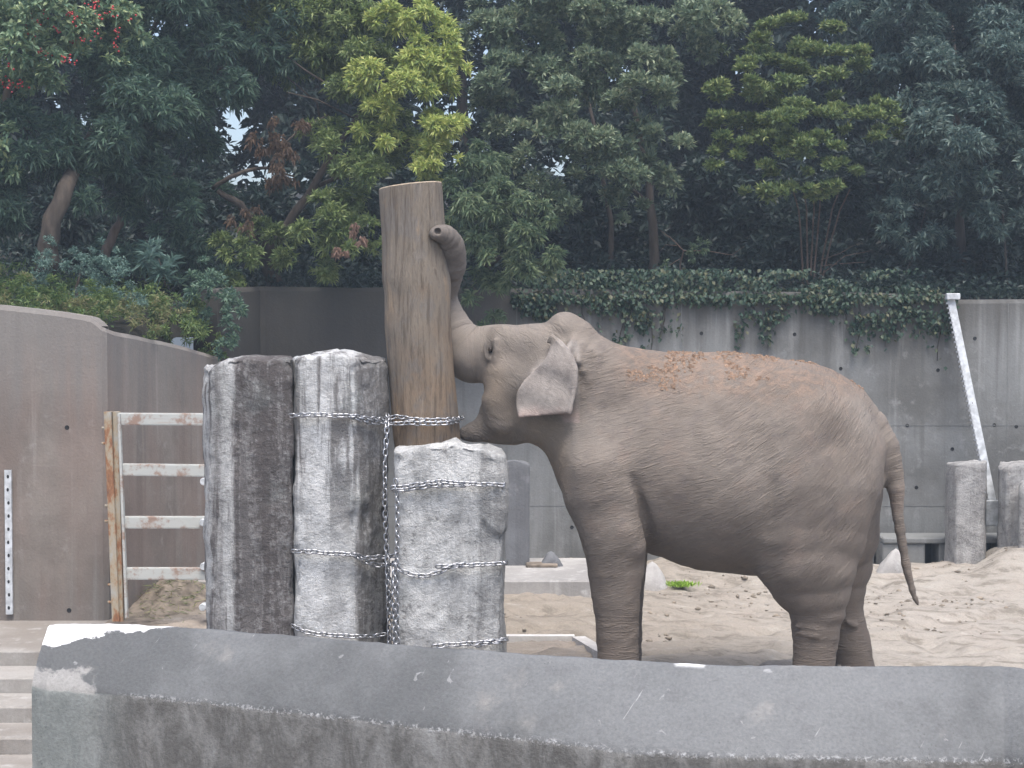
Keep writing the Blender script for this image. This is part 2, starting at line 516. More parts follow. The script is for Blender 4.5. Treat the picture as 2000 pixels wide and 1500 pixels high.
d1 = n.math('ADD', n.math('ADD', bs[1], wob), n.math('MULTIPLY', bs[0], -0.62))
white = n.step(d1, 0.60, 0.64)
rid = n.math('MULTIPLY', n.step(bs[1], 0.93, 1.0), n.step(n.math('ABSOLUTE', n.math('SUBTRACT', n.math('ADD', bs[0], n.math('MULTIPLY', wob, 0.25)), 3.47)), 0.085, 0.06))
white = n.math('MAXIMUM', white, rid)
c = n.mix(white, c, (0.62, 0.62, 0.615))
pl = n.math('MULTIPLY', n.step(n.math('ADD', bs[1], wob), 0.30, 0.24), n.step(n.math('ADD', bs[0], wob), 0.30, 0.24))
pl = n.math('MULTIPLY', pl, n.step(bs[1], -0.03, 0.0))
c = n.mix(n.math('MULTIPLY', pl, 0.6), c, (0.34, 0.33, 0.315))
pit = n.math('MULTIPLY', n.step(n.voro(n.O, 40), 0.20, 0.08), n.step(n.noise(n.O, 4, 4), 0.48, 0.62))
c = n.mix(n.math('MULTIPLY', pit, 0.55), c, (0.07, 0.07, 0.07))
c = n.mix(0.8, c, n.ramp(fine, [(0.25, 0.38), (0.75, 0.64)]), 'OVERLAY')
h = n.math('ADD', fine, n.math('MULTIPLY', mid, 1.2))
h = n.math('ADD', h, n.math('MULTIPLY', chip, 2.0))
M['parapet'] = n.done(c, 0.85, n.bump(h, 0.4, 0.012), spec=0.3)

ridge_px = [(95, 1221), (120, 1219), (210, 1217), (400, 1228), (600, 1243), (800, 1261), (1000, 1275), (1200, 1288), (1400, 1299), (1600, 1301), (1800, 1301), (1960, 1300), (2010, 1306), (2300, 1330), (2700, 1360)]
crease_px = [(62, 1338), (90, 1343), (190, 1352), (400, 1372), (600, 1394), (800, 1417), (1000, 1440), (1200, 1466), (1400, 1478), (1600, 1482), (1800, 1484), (1960, 1486), (2010, 1490), (2300, 1520), (2700, 1560)]
TOPZ = 1.04
rid3 = np.array([at(x, y, (CAM_Z - TOPZ) * FPX / (y - HORIZON)) for x, y in ridge_px])
cre3 = np.array([at(x, y, r[1] - 0.36) for (x, y), r in zip(crease_px, rid3)])


def resample(P, K):
    t = np.linspace(0, 1, len(P)); return np.stack([np.interp(K, t, P[:, j]) for j in range(3)], 1)


K = np.linspace(0, 1, 420)
Rr, Cc = resample(rid3, K), resample(cre3, K)
S = np.concatenate([[0], np.cumsum(np.linalg.norm(np.diff(Rr, axis=0), axis=1))])
rows, att = [], []
def addrow(P, v):
    rows.append(P); att.append(np.column_stack([S, np.full(len(S), v), 0 * S]))
addrow(np.column_stack([Cc[:, 0] - 0.02 * (K < .001), Cc[:, 1] - 0.05, np.full(len(S), -1.4)]), -3.0)
for d in (0.9, 0.5, 0.25, 0.1, 0.04):
    addrow(np.column_stack([Cc[:, 0], Cc[:, 1] - 0.012 * d, Cc[:, 2] - d]), -d * 2.2)
addrow(Cc.copy() + np.array([0, 0.001, -0.012]), -0.02)
for v in (0.03, 0.08, 0.16, 0.28, 0.42, 0.56, 0.7, 0.82, 0.92, 0.97):
    addrow(Cc + (Rr - Cc) * v + np.array([0, -0.012, 0.012]) * math.sin(math.pi * v), v)
addrow(Rr + np.array([0, 0.0, -0.004]), 0.99)
addrow(Rr + np.array([0, 0.03, -0.006]), 1.02)
addrow(Rr + np.array([0, 0.05, -0.04]), 1.05)
addrow(np.column_stack([Rr[:, 0], Rr[:, 1] + 0.05, np.full(len(S), -1.4)]), 1.3)
V = np.stack(rows, 0); A = np.stack(att, 0)
P_ = V.reshape(-1, 3)
amp = np.where(np.abs(A.reshape(-1, 3)[:, 1]) < 0.05, 0.010, 0.005)
P_ = P_ + np.array([0.0, -0.6, 0.8]) * (amp * fbm(P_ * 9, 4, 21, 0.7))[:, None]
kk, mm = V.shape[:2]
I = np.arange(kk * mm).reshape(kk, mm)
Q = np.stack([I[:-1, :-1], I[:-1, 1:], I[1:, 1:], I[1:, :-1]], -1).reshape(-1, 4)
nv = len(P_)
capL = [(int(I[k + 1, 0]), int(I[k, 0]), nv) for k in range(kk - 1)]
P_ = np.vstack([P_, [[(Rr[0, 0] + Cc[0, 0]) / 2, (Rr[0, 1] + Cc[0, 1]) / 2, 0.2]]])
A_ = np.vstack([A.reshape(-1, 3), [[0, -1, 0]]])
me = mesh_np('low_wall', P_, Q, capL)
at_ = me.attributes.new('band', 'FLOAT_VECTOR', 'POINT'); at_.data.foreach_set('vector', A_.astype(np.float32).ravel())
tag(obj('low_wall', me, M['parapet']), 'low grey concrete parapet with sloped top across the foreground', 'wall')

# ------------------------------------------------------------------ steps on the left
st_root = empty('concrete_steps', (-4.3, 13.8, -0.6), 'flight of concrete steps descending left of the parapet end', 'steps')
y1 = 13.86
for k in range(9):
    zt = -0.117 * k
    y0 = y1 - (0.0 if k == 0 else 0.49)
    m = MB()
    if k == 0:
        m.box((-9, 13.86, -1.4), (-2.52, 15.42, 0.0), 0.012)
    else:
        m.box((-9, y0, -1.4), (-2.52, y1 - 0.002, zt), 0.012)
    y1 = y0
    o = m.build('step', M['step'], st_root)
    o.location = -Vector(st_root.location)
m = MB().box((-3.55, 14.7, -0.2), (-2.3, 19.5, 0.012)); tag(m.build('gateway_floor', M['dirt']), kind='structure')

# ------------------------------------------------------------------ elephant
EY = 12.6
EBASE = np.array([1.45, EY, 0.0])
H = 0.0135
lo = np.array([at(835, 1340, EY)[0], EY - 0.86, -0.03]); hi = np.array([at(1815, 400, EY)[0], EY + 0.86, at(0, 425, EY)[2]])
dims = np.ceil((hi - lo) / H).astype(int)
field = np.full(dims, 0.4, dtype=np.float32)
gx = (lo[0] + np.arange(dims[0]) * H).astype(np.float32)
gy = (lo[1] + np.arange(dims[1]) * H).astype(np.float32)
gz = (lo[2] + np.arange(dims[2]) * H).astype(np.float32)


def box_slices(mn, mx):
    a = np.clip(np.floor((mn - lo) / H).astype(int), 0, dims); b = np.clip(np.ceil((mx - lo) / H).astype(int) + 1, 0, dims)
    return tuple(slice(int(a[k]), int(b[k])) for k in range(3))


def blend(sl, d, k, op):
    a = field[sl]
    if op == 'add':
        hh = np.maximum(k - np.abs(a - d), 0) / k
        field[sl] = np.minimum(a, d) - hh * hh * k * 0.25
    else:
        d = -d
        hh = np.maximum(k - np.abs(a - d), 0) / k
        field[sl] = np.maximum(a, d) + hh * hh * k * 0.25


def sweep(pts, k=0.08, sy=1.0, egg=0.0, op='add'):
    """pts: (px, py, radius_px, y offset from the animal's mid plane): a tapered tube through them.
    sy: lateral squash (<1 narrower), egg: >0 narrower at the top"""
    C = []
    for (px, py, r, yo) in pts:
        p = at(px, py, EY + yo); C.append((p[0], p[1], p[2], r * (EY + yo) / FPX))
    C = np.array(C)
    if len(C) == 1: C = np.vstack([C, C + np.array([1e-4, 0, 0, 0])])
    d = None
    mr = C[:, 3].max() * max(1.0, sy) + k + 3 * H
    sl = box_slices(C[:, :3].min(0) - mr, C[:, :3].max(0) + mr)
    X = gx[sl[0]][:, None, None]; Y = gy[sl[1]][None, :, None]; Z = gz[sl[2]][None, None, :]
    for a, b in zip(C[:-1], C[1:]):
        ba = b[:3] - a[:3]
        # parametrise by the side view when squashed so that both flanks behave alike
        L2 = float(ba @ ba) + 1e-9
        t = np.clip(((X - a[0]) * ba[0] + (Y - a[1]) * ba[1] + (Z - a[2]) * ba[2]) / L2, 0, 1)
        r = a[3] + t * (b[3] - a[3])
        dz = Z - (a[2] + t * ba[2])
        s = sy * (1 - egg * np.clip(dz / r, -1, 1)) if egg else sy
        q = np.sqrt((X - (a[0] + t * ba[0])) ** 2 + ((Y - (a[1] + t * ba[1])) / s) ** 2 + dz ** 2)
        e = (q - r).astype(np.float32)
        d = e if d is None else np.minimum(d, e)
    blend(sl, d, k, op)


# trunk of the body (barrel), narrow along the spine and full at the belly
sweep([(1215, 845, 143, 0), (1262, 878, 185, 0), (1330, 893, 197, 0), (1400, 905, 211, 0), (1480, 914, 212, 0), (1530, 903, 192, 0), (1552, 893, 177, 0)], 0.05, 0.74, 0.16)
sweep([(1560, 850, 130, -0.12), (1585, 905, 128, -0.16)], 0.12, 0.95)
sweep([(1560, 850, 130, 0.12), (1585, 905, 128, 0.16)], 0.12, 0.95)
sweep([(1240, 712, 14, 0), (1330, 714, 14, 0), (1420, 711, 15, 0), (1500, 724, 15, 0), (1580, 748, 16, 0), (1660, 790, 16, 0)], 0.14)
# shoulders
for s_ in (-1, 1):
    sweep([(1205, 800, 88, 0.17 * s_), (1190, 900, 96, 0.24 * s_), (1185, 965, 84, 0.29 * s_)], 0.13, 0.85)
# neck and head
sweep([(1225, 800, 108, 0), (1165, 775, 112, 0), (1110, 745, 104, 0)], 0.12, 0.82)
sweep([(1190, 870, 100, 0), (1120, 835, 70, 0), (1075, 815, 60, 0)], 0.12, 0.85)
sweep([(1110, 738, 96, 0), (1060, 735, 92, 0)], 0.10, 0.88)
for s_ in (-1, 1):
    sweep([(1103, 645, 36, 0.085 * s_), (1126, 658, 36, 0.09 * s_)], 0.045)
    sweep([(1040, 672, 34, 0.12 * s_), (990, 680, 36, 0.12 * s_)], 0.09)          # brow
    sweep([(985, 728, 40, 0.15 * s_), (975, 775, 36, 0.13 * s_), (980, 820, 32, 0.10 * s_)], 0.07)   # cheek
sweep([(1060, 700, 66, 0), (1000, 692, 54, 0), (925, 694, 51, 0)], 0.08, 0.95)
sweep([(1075, 790, 68, 0), (1010, 795, 64, 0), (978, 815, 44, 0)], 0.08, 0.72)
sweep([(1000, 835, 34, 0), (960, 836, 27, 0), (925, 843, 20, 0), (911, 846, 15, 0)], 0.06, 0.85)
# proboscis
TRUNK = [(960, 690, 53, 0.0), (925, 694, 52, 0.02), (898, 668, 45, 0.06), (878, 630, 36, 0.10), (868, 596, 29, 0.12), (867, 573, 26.5, 0.10), (874, 548, 26.5, 0.02), (882, 522, 28.5, -0.07), (885, 497, 27.5, -0.14), (881, 474, 25, -0.21), (871, 459, 21.5, -0.285), (860, 455, 17.5, -0.325)]
sweep(TRUNK, 0.06)
sweep([(852, 456, 15, -0.345), (850, 456, 14, -0.36)], 0.02)
sweep([(855, 452, 6, -0.42), (855, 452, 5, -0.36)], 0.01, op='cut')
# mouth, eye socket, temple hollow
sweep([(936, 762, 7, -0.30), (938, 764, 8, 0.30)], 0.05, op='cut')
sweep([(912, 833, 3.2, -0.3), (925, 830, 2.6, -0.32), (934, 822, 2, -0.34)], 0.02, op='cut')
for s_ in (-1, 1):
    sweep([(960, 664, 5, 0.262 * s_), (957, 682, 6.5, 0.262 * s_), (960, 700, 5, 0.262 * s_)], 0.025, op='cut')
    sweep([(966, 664, 3, 0.262 * s_), (968, 682, 4, 0.262 * s_), (966, 702, 3, 0.262 * s_)], 0.05)
    sweep([(948, 668, 3, 0.25 * s_), (946, 684, 4, 0.25 * s_), (949, 700, 3, 0.25 * s_)], 0.05)
    sweep([(1025, 705, 16, 0.40 * s_), (1000, 735, 14, 0.39 * s_)], 0.12, op='cut')
sweep([(985, 660, 20, 0.0), (980, 662, 20, 0.0)], 0.06)
for s_ in (-1, 1): sweep([(982, 660, 22, 0.14 * s_)], 0.07)
# groove in front of the thigh and beside the tail root
sweep([(1515, 950, 5, -0.60), (1503, 1030, 8, -0.575), (1496, 1100, 9, -0.39)], 0.08, op='cut')
# neck folds behind the domes and across the throat
for i, (a_, b_, c_) in enumerate((((1143, 640), (1118, 668), (1100, 700)), ((1158, 648), (1136, 676), (1130, 706)), ((1172, 661), (1152, 688), (1140, 725)), ((1184, 676), (1166, 700), (1150, 742)))):
    for s_ in (-1, 1):
        sweep([(a_[0], a_[1] + 6, 9, 0.06 * s_), (b_[0], b_[1], 10, 0.262 * s_), (c_[0], c_[1], 8, 0.335 * s_)], 0.03)
# legs: near fore, far fore, near hind, far hind
def leg(pts, yo, k=0.10, sy=0.95): sweep([(x, y, r, yo + (d[0] if d else 0)) for (x, y, r, *d) in pts], k, sy)
leg([(1178, 925, 70), (1184, 965, 74), (1190, 1005, 69), (1200, 1060, 64), (1203, 1110, 55.5), (1204, 1160, 48), (1205, 1220, 42.5), (1206, 1262, 40), (1207, 1300, 41), (1207, 1335, 45)], -0.365, 0.05)
leg([(1198, 950, 82), (1198, 1005, 66), (1206, 1060, 60), (1210, 1110, 53), (1212, 1160, 46), (1213, 1220, 41), (1214, 1262, 39), (1214, 1300, 40), (1213, 1326, 44)], 0.30, 0.045)
leg([(1590, 960, 124, 0.10), (1588, 1040, 104, 0.05), (1586, 1100, 88), (1590, 1145, 73), (1596, 1190, 56), (1594, 1225, 48), (1591, 1262, 45), (1590, 1300, 42), (1590, 1336, 46)], -0.32, 0.09, 0.92)
leg([(1600, 960, 116, -0.10), (1618, 1040, 96, -0.05), (1632, 1100, 72), (1640, 1150, 52), (1650, 1195, 38), (1658, 1235, 37), (1666, 1275, 38), (1670, 1305, 39), (1671, 1326, 43)], 0.30, 0.09, 0.92)
sweep([(1238, 935, 4, -0.545), (1248, 970, 6, -0.50), (1259, 1012, 9, -0.44), (1266, 1055, 11, -0.385), (1270, 1080, 10, -0.33)], 0.055, op='cut')
# far buttock seen past the near one, groin fold
sweep([(1655, 880, 70, 0.22), (1650, 960, 72, 0.26), (1640, 1040, 66, 0.28)], 0.08)
sweep([(1505, 1050, 30, -0.40), (1500, 1110, 24, -0.34), (1530, 1160, 16, -0.30)], 0.10)
# fleshy elbow
sweep([(1222, 1040, 24, -0.50), (1236, 1066, 20, -0.48)], 0.08)
# knee and ankle folds on the hind legs
for (x0, y0, x1, y1_, r) in ((1556, 1188, 1640, 1204, 6), (1552, 1222, 1634, 1232, 5), (1550, 1236, 1632, 1246, 4)):
    sweep([(x0, y0, r * .5, -0.42), (0.5 * (x0 + x1), 0.5 * (y0 + y1_) + 2, r, -0.49), (x1, y1_, r * .6, -0.42)], 0.03)
sweep([(1655, 1215, 5, 0.14), (1670, 1222, 6, 0.16)], 0.03)
# tail
TAIL = [(1660, 800, 42, -0.02), (1700, 832, 36, -0.03), (1727, 872, 28, -0.04), (1742, 912, 21, -0.05), (1750, 955, 16.5, -0.06), (1754, 1005, 11.5, -0.05), (1762, 1060, 9.5, -0.05), (1772, 1115, 8, -0.05), (1784, 1160, 6.5, -0.05), (1792, 1180, 4.5, -0.05)]
sweep(TAIL, 0.05)
sweep([(1680, 812, 3, -0.205), (1700, 845, 4, -0.185), (1713, 885, 5, -0.165), (1722, 930, 6, -0.16)], 0.045, op='cut')
# ears: flat lobes tilted away from the neck, with a rolled rim
EAR = [(1078, 655), (1095, 669), (1112, 692), (1124, 722), (1124, 752), (1119, 782), (1115, 808), (1085, 810), (1060, 812), (1035, 816), (1010, 817), (1006, 790), (1009, 765), (1022, 742), (1045, 720), (1064, 700), (1072, 676)]
poly = np.array([at(x, y, EY - 0.33)[[0, 2]] for x, y in EAR])
sl = box_slices(np.array([poly[:, 0].min() - .1, lo[1], poly[:, 1].min() - .1]), np.array([poly[:, 0].max() + .1, hi[1], poly[:, 1].max() + .1]))
PX, PZ = np.meshgrid(gx[sl[0]], gz[sl[2]], indexing='ij')
best = np.full(PX.shape, 9.0); inside = np.zeros(PX.shape, bool)
for a_, b_ in zip(poly, np.roll(poly, -1, 0)):
    e = b_ - a_; wx, wz = PX - a_[0], PZ - a_[1]
    t = np.clip((wx * e[0] + wz * e[1]) / (e @ e), 0, 1)
    best = np.minimum(best, np.hypot(wx - t * e[0], wz - t * e[1]))
    cond = ((a_[1] > PZ) != (b_[1] > PZ)) & (PX < (b_[0] - a_[0]) * (PZ - a_[1]) / (b_[1] - a_[1] + 1e-12) + a_[0])
    inside ^= cond
sd2 = np.where(inside, -best, best)
u = (PX - poly[:, 0].min()) / (poly[:, 0].max() - poly[:, 0].min())
w = (poly[:, 1].max() - PZ) / (poly[:, 1].max() - poly[:, 1].min())
for s_ in (-1, 1):
    y0 = 0.285 + 0.10 * u + 0.05 * w + 0.012 * np.sin(u * 9 + w * 4) + 0.008 * np.sin(w * 14 - u * 5)
    Yl = (gy[sl[1]] - EY)[None, :, None]
    dy = np.abs(Yl * s_ - y0[:, None, :]) - 0.009
    d2 = sd2[:, None, :] + 0.012
    d = np.sqrt(np.maximum(dy, 0) ** 2 + np.maximum(d2, 0) ** 2) + np.minimum(np.maximum(dy, d2), 0) - 0.010
    blend(sl, d.astype(np.float32), 0.02, 'add')
    sweep([(1070, 668, 5, 0.30 * s_), (1079, 657, 7, 0.315 * s_), (1096, 671, 7, 0.345 * s_), (1113, 694, 7, 0.375 * s_), (1123, 722, 6, 0.40 * s_), (1122, 755, 5, 0.415 * s_), (1117, 785, 4, 0.43 * s_), (1113, 806, 4, 0.44 * s_)], 0.02)

# keep the feet flat on the sand
field[:, :, :] = np.maximum(field, (-(gz + 0.012))[None, None, :])
field[0], field[-1], field[:, 0], field[:, -1], field[:, :, 0], field[:, :, -1] = 1, 1, 1, 1, 1, 1


def surface_nets(f, origin, h):
    s = f < 0
    c = np.zeros(tuple(d - 1 for d in f.shape), np.int8)
    corners = [(i, j, k) for i in (0, 1) for j in (0, 1) for k in (0, 1)]
    nx, ny, nz = c.shape
    for i, j, k in corners: c += s[i:i + nx, j:j + ny, k:k + nz]
    mixed = (c > 0) & (c < 8)
    idx = np.argwhere(mixed)
    vid = np.full(c.shape, -1, np.int32); vid[mixed] = np.arange(len(idx))
    acc = np.zeros((len(idx), 3)); cnt = np.zeros(len(idx))
    for a in corners:
        for ax in range(3):
            if a[ax]: continue
            b = list(a); b[ax] = 1
            fa = f[idx[:, 0] + a[0], idx[:, 1] + a[1], idx[:, 2] + a[2]]; fb = f[idx[:, 0] + b[0], idx[:, 1] + b[1], idx[:, 2] + b[2]]
            cr = (fa < 0) != (fb < 0)
            t = np.where(cr, fa / np.where(cr, fa - fb, 1), 0)
            p = np.tile(np.array(a, float), (len(idx), 1)); p[:, ax] += t
            acc[cr] += p[cr]; cnt[cr] += 1
    V = origin + (idx + acc / cnt[:, None]) * h
    Q = []
    for ax in range(3):
        u_, v_ = [(1, 2), (2, 0), (0, 1)][ax]
        sa = [slice(1, -1)] * 3; sa[ax] = slice(0, -1)
        sb = [slice(1, -1)] * 3; sb[ax] = slice(1, None)
        A_, B_ = s[tuple(sa)], s[tuple(sb)]
        for flip, E in ((False, A_ & ~B_), (True, ~A_ & B_)):
            e = np.argwhere(E)
            e = e + 1; e[:, ax] -= 1
            du = np.zeros(3, int); du[u_] = 1; dv = np.zeros(3, int); dv[v_] = 1
            q = [vid[tuple((e - du - dv).T)], vid[tuple((e - dv).T)], vid[tuple(e.T)], vid[tuple((e - du).T)]]
            if flip: q = q[::-1]
            Q.append(np.stack(q, 1))
    Q = np.concatenate(Q)
    return V, Q[(Q >= 0).all(1)]


EV, EQ = surface_nets(field, lo, H)
del field
# relax the lattice a little
for _ in range(2):
    acc = np.zeros_like(EV); cnt = np.zeros(len(EV))
    for a_, b_ in ((0, 1), (1, 2), (2, 3), (3, 0)):
        np.add.at(acc, EQ[:, a_], EV[EQ[:, b_]]); np.add.at(cnt, EQ[:, a_], 1)
        np.add.at(acc, EQ[:, b_], EV[EQ[:, a_]]); np.add.at(cnt, EQ[:, b_], 1)
    EV = EV * 0.5 + 0.5 * acc / cnt[:, None]


def vert_normals(V, Q):
    fn = np.cross(V[Q[:, 2]] - V[Q[:, 0]], V[Q[:, 3]] - V[Q[:, 1]])
    N = np.zeros_like(V)
    for k in range(4): np.add.at(N, Q[:, k], fn)
    return unit(N)


EN = vert_normals(EV, EQ)
sp = lambda px: at(px, 750, EY)[0]
zp = lambda py: at(1000, py, EY)[2]


def sm(x, a, b):
    t = np.clip((x - a) / (b - a), 0, 1); return t * t * (3 - 2 * t)


x_, y_, z_ = EV[:, 0], EV[:, 1], EV[:, 2]
# closest point along proboscis / tail gives their ring coordinate
def along(line):
    C = np.array([at(p[0], p[1], EY + p[3]) for p in line]); rr = np.array([p[2] * EY / FPX for p in line])
    best = np.full(len(EV), 9.0); pos = np.zeros(len(EV)); acc = 0
    for i in range(len(C) - 1):
        e = C[i + 1] - C[i]; L = np.linalg.norm(e)
        t = np.clip(((EV - C[i]) @ e) / (L * L), 0, 1)
        d = np.linalg.norm(EV - C[i] - t[:, None] * e, axis=1) - (rr[i] + t * (rr[i + 1] - rr[i]))
        m_ = d < best; best[m_] = d[m_]; pos[m_] = (acc + t * L)[m_]; acc += L
    return best, pos
tb, tpos = along(TRUNK); lb, lpos = along(TAIL)
w_trunk = sm(tb, 0.06, 0.015) * sm(x_, sp(960), sp(925))
w_tail = sm(lb, 0.03, 0.008) * sm(x_, sp(1690), sp(1712))
ring = np.where(w_trunk > w_tail, tpos, lpos); w_ring = np.maximum(w_trunk, w_tail)
w_leg = sm(z_, zp(1130), zp(1200)) * (1 - w_tail)
w_a = (1 - sm(x_, sp(1330), sp(1470)))
w_c = sm(x_, sp(1480), sp(1600))
w_b = np.clip(1 - w_a - w_c, 0, 1)
w_head = sm(x_, sp(1150), sp(1090))
# coarse folds in the surface itself
ca, sa_ = math.cos(R(38)), math.sin(R(38))
cross = z_ * ca - (x_) * sa_; lng = x_ * ca + z_ * sa_
fold = fbm(np.stack([lng * 2.2, y_ * 3, cross * 15], -1), 3, 12)
fold2 = fbm(np.stack([x_ * 4, y_ * 4, z_ * 4], -1), 3, 13)
disp = 0.0035 * fold * (1 - w_head) * (1 - w_ring) * sm(z_, zp(690), zp(820)) + 0.006 * fold2
disp += w_ring * 0.004 * fbm(np.stack([ring * 30, x_ * 2, z_ * 0], -1), 2, 19)
disp += w_leg * 0.004 * fbm(np.stack([x_ * 3, y_ * 3, z_ * 22], -1), 2, 23)
disp *= sm(np.abs(z_), 0.0, 0.05)
EV = EV + EN * disp[:, None]

me = mesh_np('elephant', EV - EBASE, EQ)
def add_attr(me, name, arr):
    a_ = me.attributes.new(name, 'FLOAT_VECTOR', 'POINT'); a_.data.foreach_set('vector', np.ascontiguousarray(arr, dtype=np.float32).ravel())
add_attr(me, 'fold_mix', np.column_stack([w_a, w_b, w_c]))
add_attr(me, 'region', np.column_stack([w_leg, w_ring, w_head]))
add_attr(me, 'ring', np.column_stack([ring, x_ * 0.15, z_ * 0.0]))
# dust, mud and pale pigment as they lie on this animal
pxx = 1000 + x_ / EY * FPX; pyy = HORIZON + (CAM_Z - z_) / EY * FPX
ear_d = np.full(len(EV), 0.0)
in_ear = sm(pxx, 1004, 1016) * sm(pxx, 1132, 1124) * sm(pyy, 650, 664) * sm(pyy, 824, 816) * sm(pyy - (822 - (pxx - 1004) * 1.02 - 78), -8, 12) * sm(np.abs(y_ - EY), 0.27, 0.30)
nn = fbm(np.stack([x_ * 5, y_ * 5, z_ * 5], -1), 4, 51)
back = sm(pyy + nn * 22, 800, 730) * sm(pxx, 1200, 1270) * sm(pxx, 1660, 1560)
backtop = sm(EN[:, 2], 0.25, 0.6) * sm(pxx, 1180, 1240) * sm(pyy, 790, 740)
mud = np.clip(np.maximum(back * 0.75, backtop * 0.8), 0, 1)
neck = sm(pxx, 1000, 1050) * sm(pxx, 1120, 1085) * sm(pyy, 810, 830) * sm(pyy, 965, 940)
add_attr(me, 'pigment', np.column_stack([in_ear, mud, neck]))

eyed = np.exp(-((pxx - 956) / 9) ** 2 - ((pyy - 682) / 19) ** 2) * (np.abs(y_ - EY) > 0.12)
lip = sm(pxx, 945, 920) * sm(pyy, 815, 830)
tdark = w_trunk * sm(pyy, 590, 540) * 0.7
ochre = np.clip(np.exp(-((pxx - 968) / 26) ** 2 - ((pyy - 760) / 60) ** 2) + 0.5 * np.exp(-((pxx - 985) / 30) ** 2 - ((pyy - 850) / 18) ** 2), 0, 1)
pale = np.exp(-((pxx - 1672) / 26) ** 2 - ((pyy - 815) / 26) ** 2) * 0.6 + np.exp(-((pxx - 1130) / 40) ** 2 - ((pyy - 830) / 60) ** 2) * 0.4
add_attr(me, 'extra', np.column_stack([np.clip(np.maximum(np.maximum(eyed * 1.1, lip * 0.6), tdark), 0, 1), ochre, pale]))

n = NT('elephant_skin')
ex = n.xyz(n.attr('extra').outputs['Vector'])
fm = n.xyz(n.attr('fold_mix').outputs['Vector']); rg = n.xyz(n.attr('region').outputs['Vector']); pg = n.xyz(n.attr('pigment').outputs['Vector'])
ringv = n.attr('ring').outputs['Vector']


def wrinkle(angle, sx=8.5, sz=66.0, dist=0.8):
    v = n.rot(n.O, (0, R(angle), 0))
    return n.noise(n.scale(v, (sx, 5.0, sz)), 1.0, 4, 0.55, dist)


wa, wb, wc = wrinkle(14), wrinkle(32), wrinkle(52)
wr = n.math('ADD', n.math('ADD', n.math('MULTIPLY', wa, fm[0]), n.math('MULTIPLY', wb, fm[1])), n.math('MULTIPLY', wc, fm[2]))
wl = n.noise(n.scale(n.O, (9, 9, 52)), 1.0, 4, 0.55, 0.6)
wring = n.noise(n.scale(ringv, (95, 6, 6)), 1.0, 3, 0.5, 0.2)
wh = n.noise(n.scale(n.rot(n.O, (0, R(-40), 0)), (9, 9, 20)), 1.0, 5, 0.6, 0.6)


def lerp(a, b, f): return n.math('ADD', n.math('MULTIPLY', a, n.math('SUBTRACT', 1.0, f)), n.math('MULTIPLY', b, f))


W = lerp(wr, wl, rg[0]); W = lerp(W, wh, rg[2]); W = lerp(W, wring, rg[1])
crease = n.math('MULTIPLY', n.math('ABSOLUTE', n.math('SUBTRACT', W, 0.5)), 4.0, True)      # thin valleys where the noise crosses its middle
cell = n.voro(n.scale(n.O, (1, 1, 1.3)), 75, 'DISTANCE_TO_EDGE')
hide = n.math('MULTIPLY', cell, 6.0, True)
big = n.noise(n.O, 2.1, 5, 0.6)
mid = n.noise(n.O, 9, 5, 0.65)
fine = n.noise(n.O, 90, 3, 0.7)
c = n.mix(n.step(big, 0.32, 0.66), (0.152, 0.124, 0.101), (0.232, 0.198, 0.166))
c = n.mix(n.math('MULTIPLY', n.step(mid, 0.50, 0.70), 0.45), c, (0.13, 0.108, 0.102))
c = n.mix(n.math('MULTIPLY', n.step(n.noise(n.O, 4.2, 4, 0.6), 0.52, 0.70), 0.35), c, (0.24, 0.17, 0.13))
c = n.mix(n.math('MULTIPLY', rg[2], 0.4), c, (0.262, 0.235, 0.202))
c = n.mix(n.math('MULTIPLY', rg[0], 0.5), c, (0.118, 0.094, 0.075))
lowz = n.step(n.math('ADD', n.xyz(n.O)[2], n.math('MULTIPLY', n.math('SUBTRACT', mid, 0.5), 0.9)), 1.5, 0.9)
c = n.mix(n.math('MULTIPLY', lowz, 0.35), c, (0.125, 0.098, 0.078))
c = n.mix(n.math('MULTIPLY', pg[2], 0.6), c, (0.33, 0.25, 0.17))
mudm = n.math('MULTIPLY', pg[1], n.step(n.noise(n.scale(n.O, (1, 1, 1)), 13, 6, 0.75), 0.36, 0.60))
c = n.mix(n.math('MULTIPLY', mudm, 0.85), c, (0.30, 0.205, 0.145))
ec = n.mix(n.step(n.noise(n.O, 14, 5, 0.7), 0.42, 0.62), (0.36, 0.325, 0.295), (0.27, 0.24, 0.22))
ec = n.mix(n.math('MULTIPLY', n.step(n.math('ADD', n.xyz(n.O)[2], n.math('MULTIPLY', mid, 0.12)), 2.11, 2.02), 0.8), ec, (0.46, 0.34, 0.30))
c = n.mix(n.math('MULTIPLY', pg[0], 0.85), c, ec)
c = n.mix(n.math('MULTIPLY', ex[1], 0.5), c, (0.30, 0.225, 0.15))
c = n.mix(n.math('MULTIPLY', ex[2], 0.5), c, (0.34, 0.315, 0.28))
c = n.mix(n.math('MULTIPLY', ex[0], 0.8), c, (0.085, 0.075, 0.068))
c = n.mix(n.math('MULTIPLY', n.math('SUBTRACT', 1.0, crease), 0.28), c, (0.10, 0.082, 0.074))
c = n.mix(0.4, c, n.ramp(fine, [(0.25, 0.42), (0.75, 0.6)]), 'OVERLAY')
hgt = n.math('ADD', n.math('MULTIPLY', crease, 0.8), n.math('MULTIPLY', W, 1.2))
patch = n.math('ADD', 0.35, n.math('MULTIPLY', n.step(n.noise(n.O, 2.4, 3, 0.5), 0.38, 0.62), 0.75))
hgt = n.math('MULTIPLY', n.math('MULTIPLY', hgt, patch), n.math('SUBTRACT', 1.0, n.math('MULTIPLY', pg[0], 0.6)))
hgt = n.math('ADD', hgt, n.math('MULTIPLY', hide, 0.10))
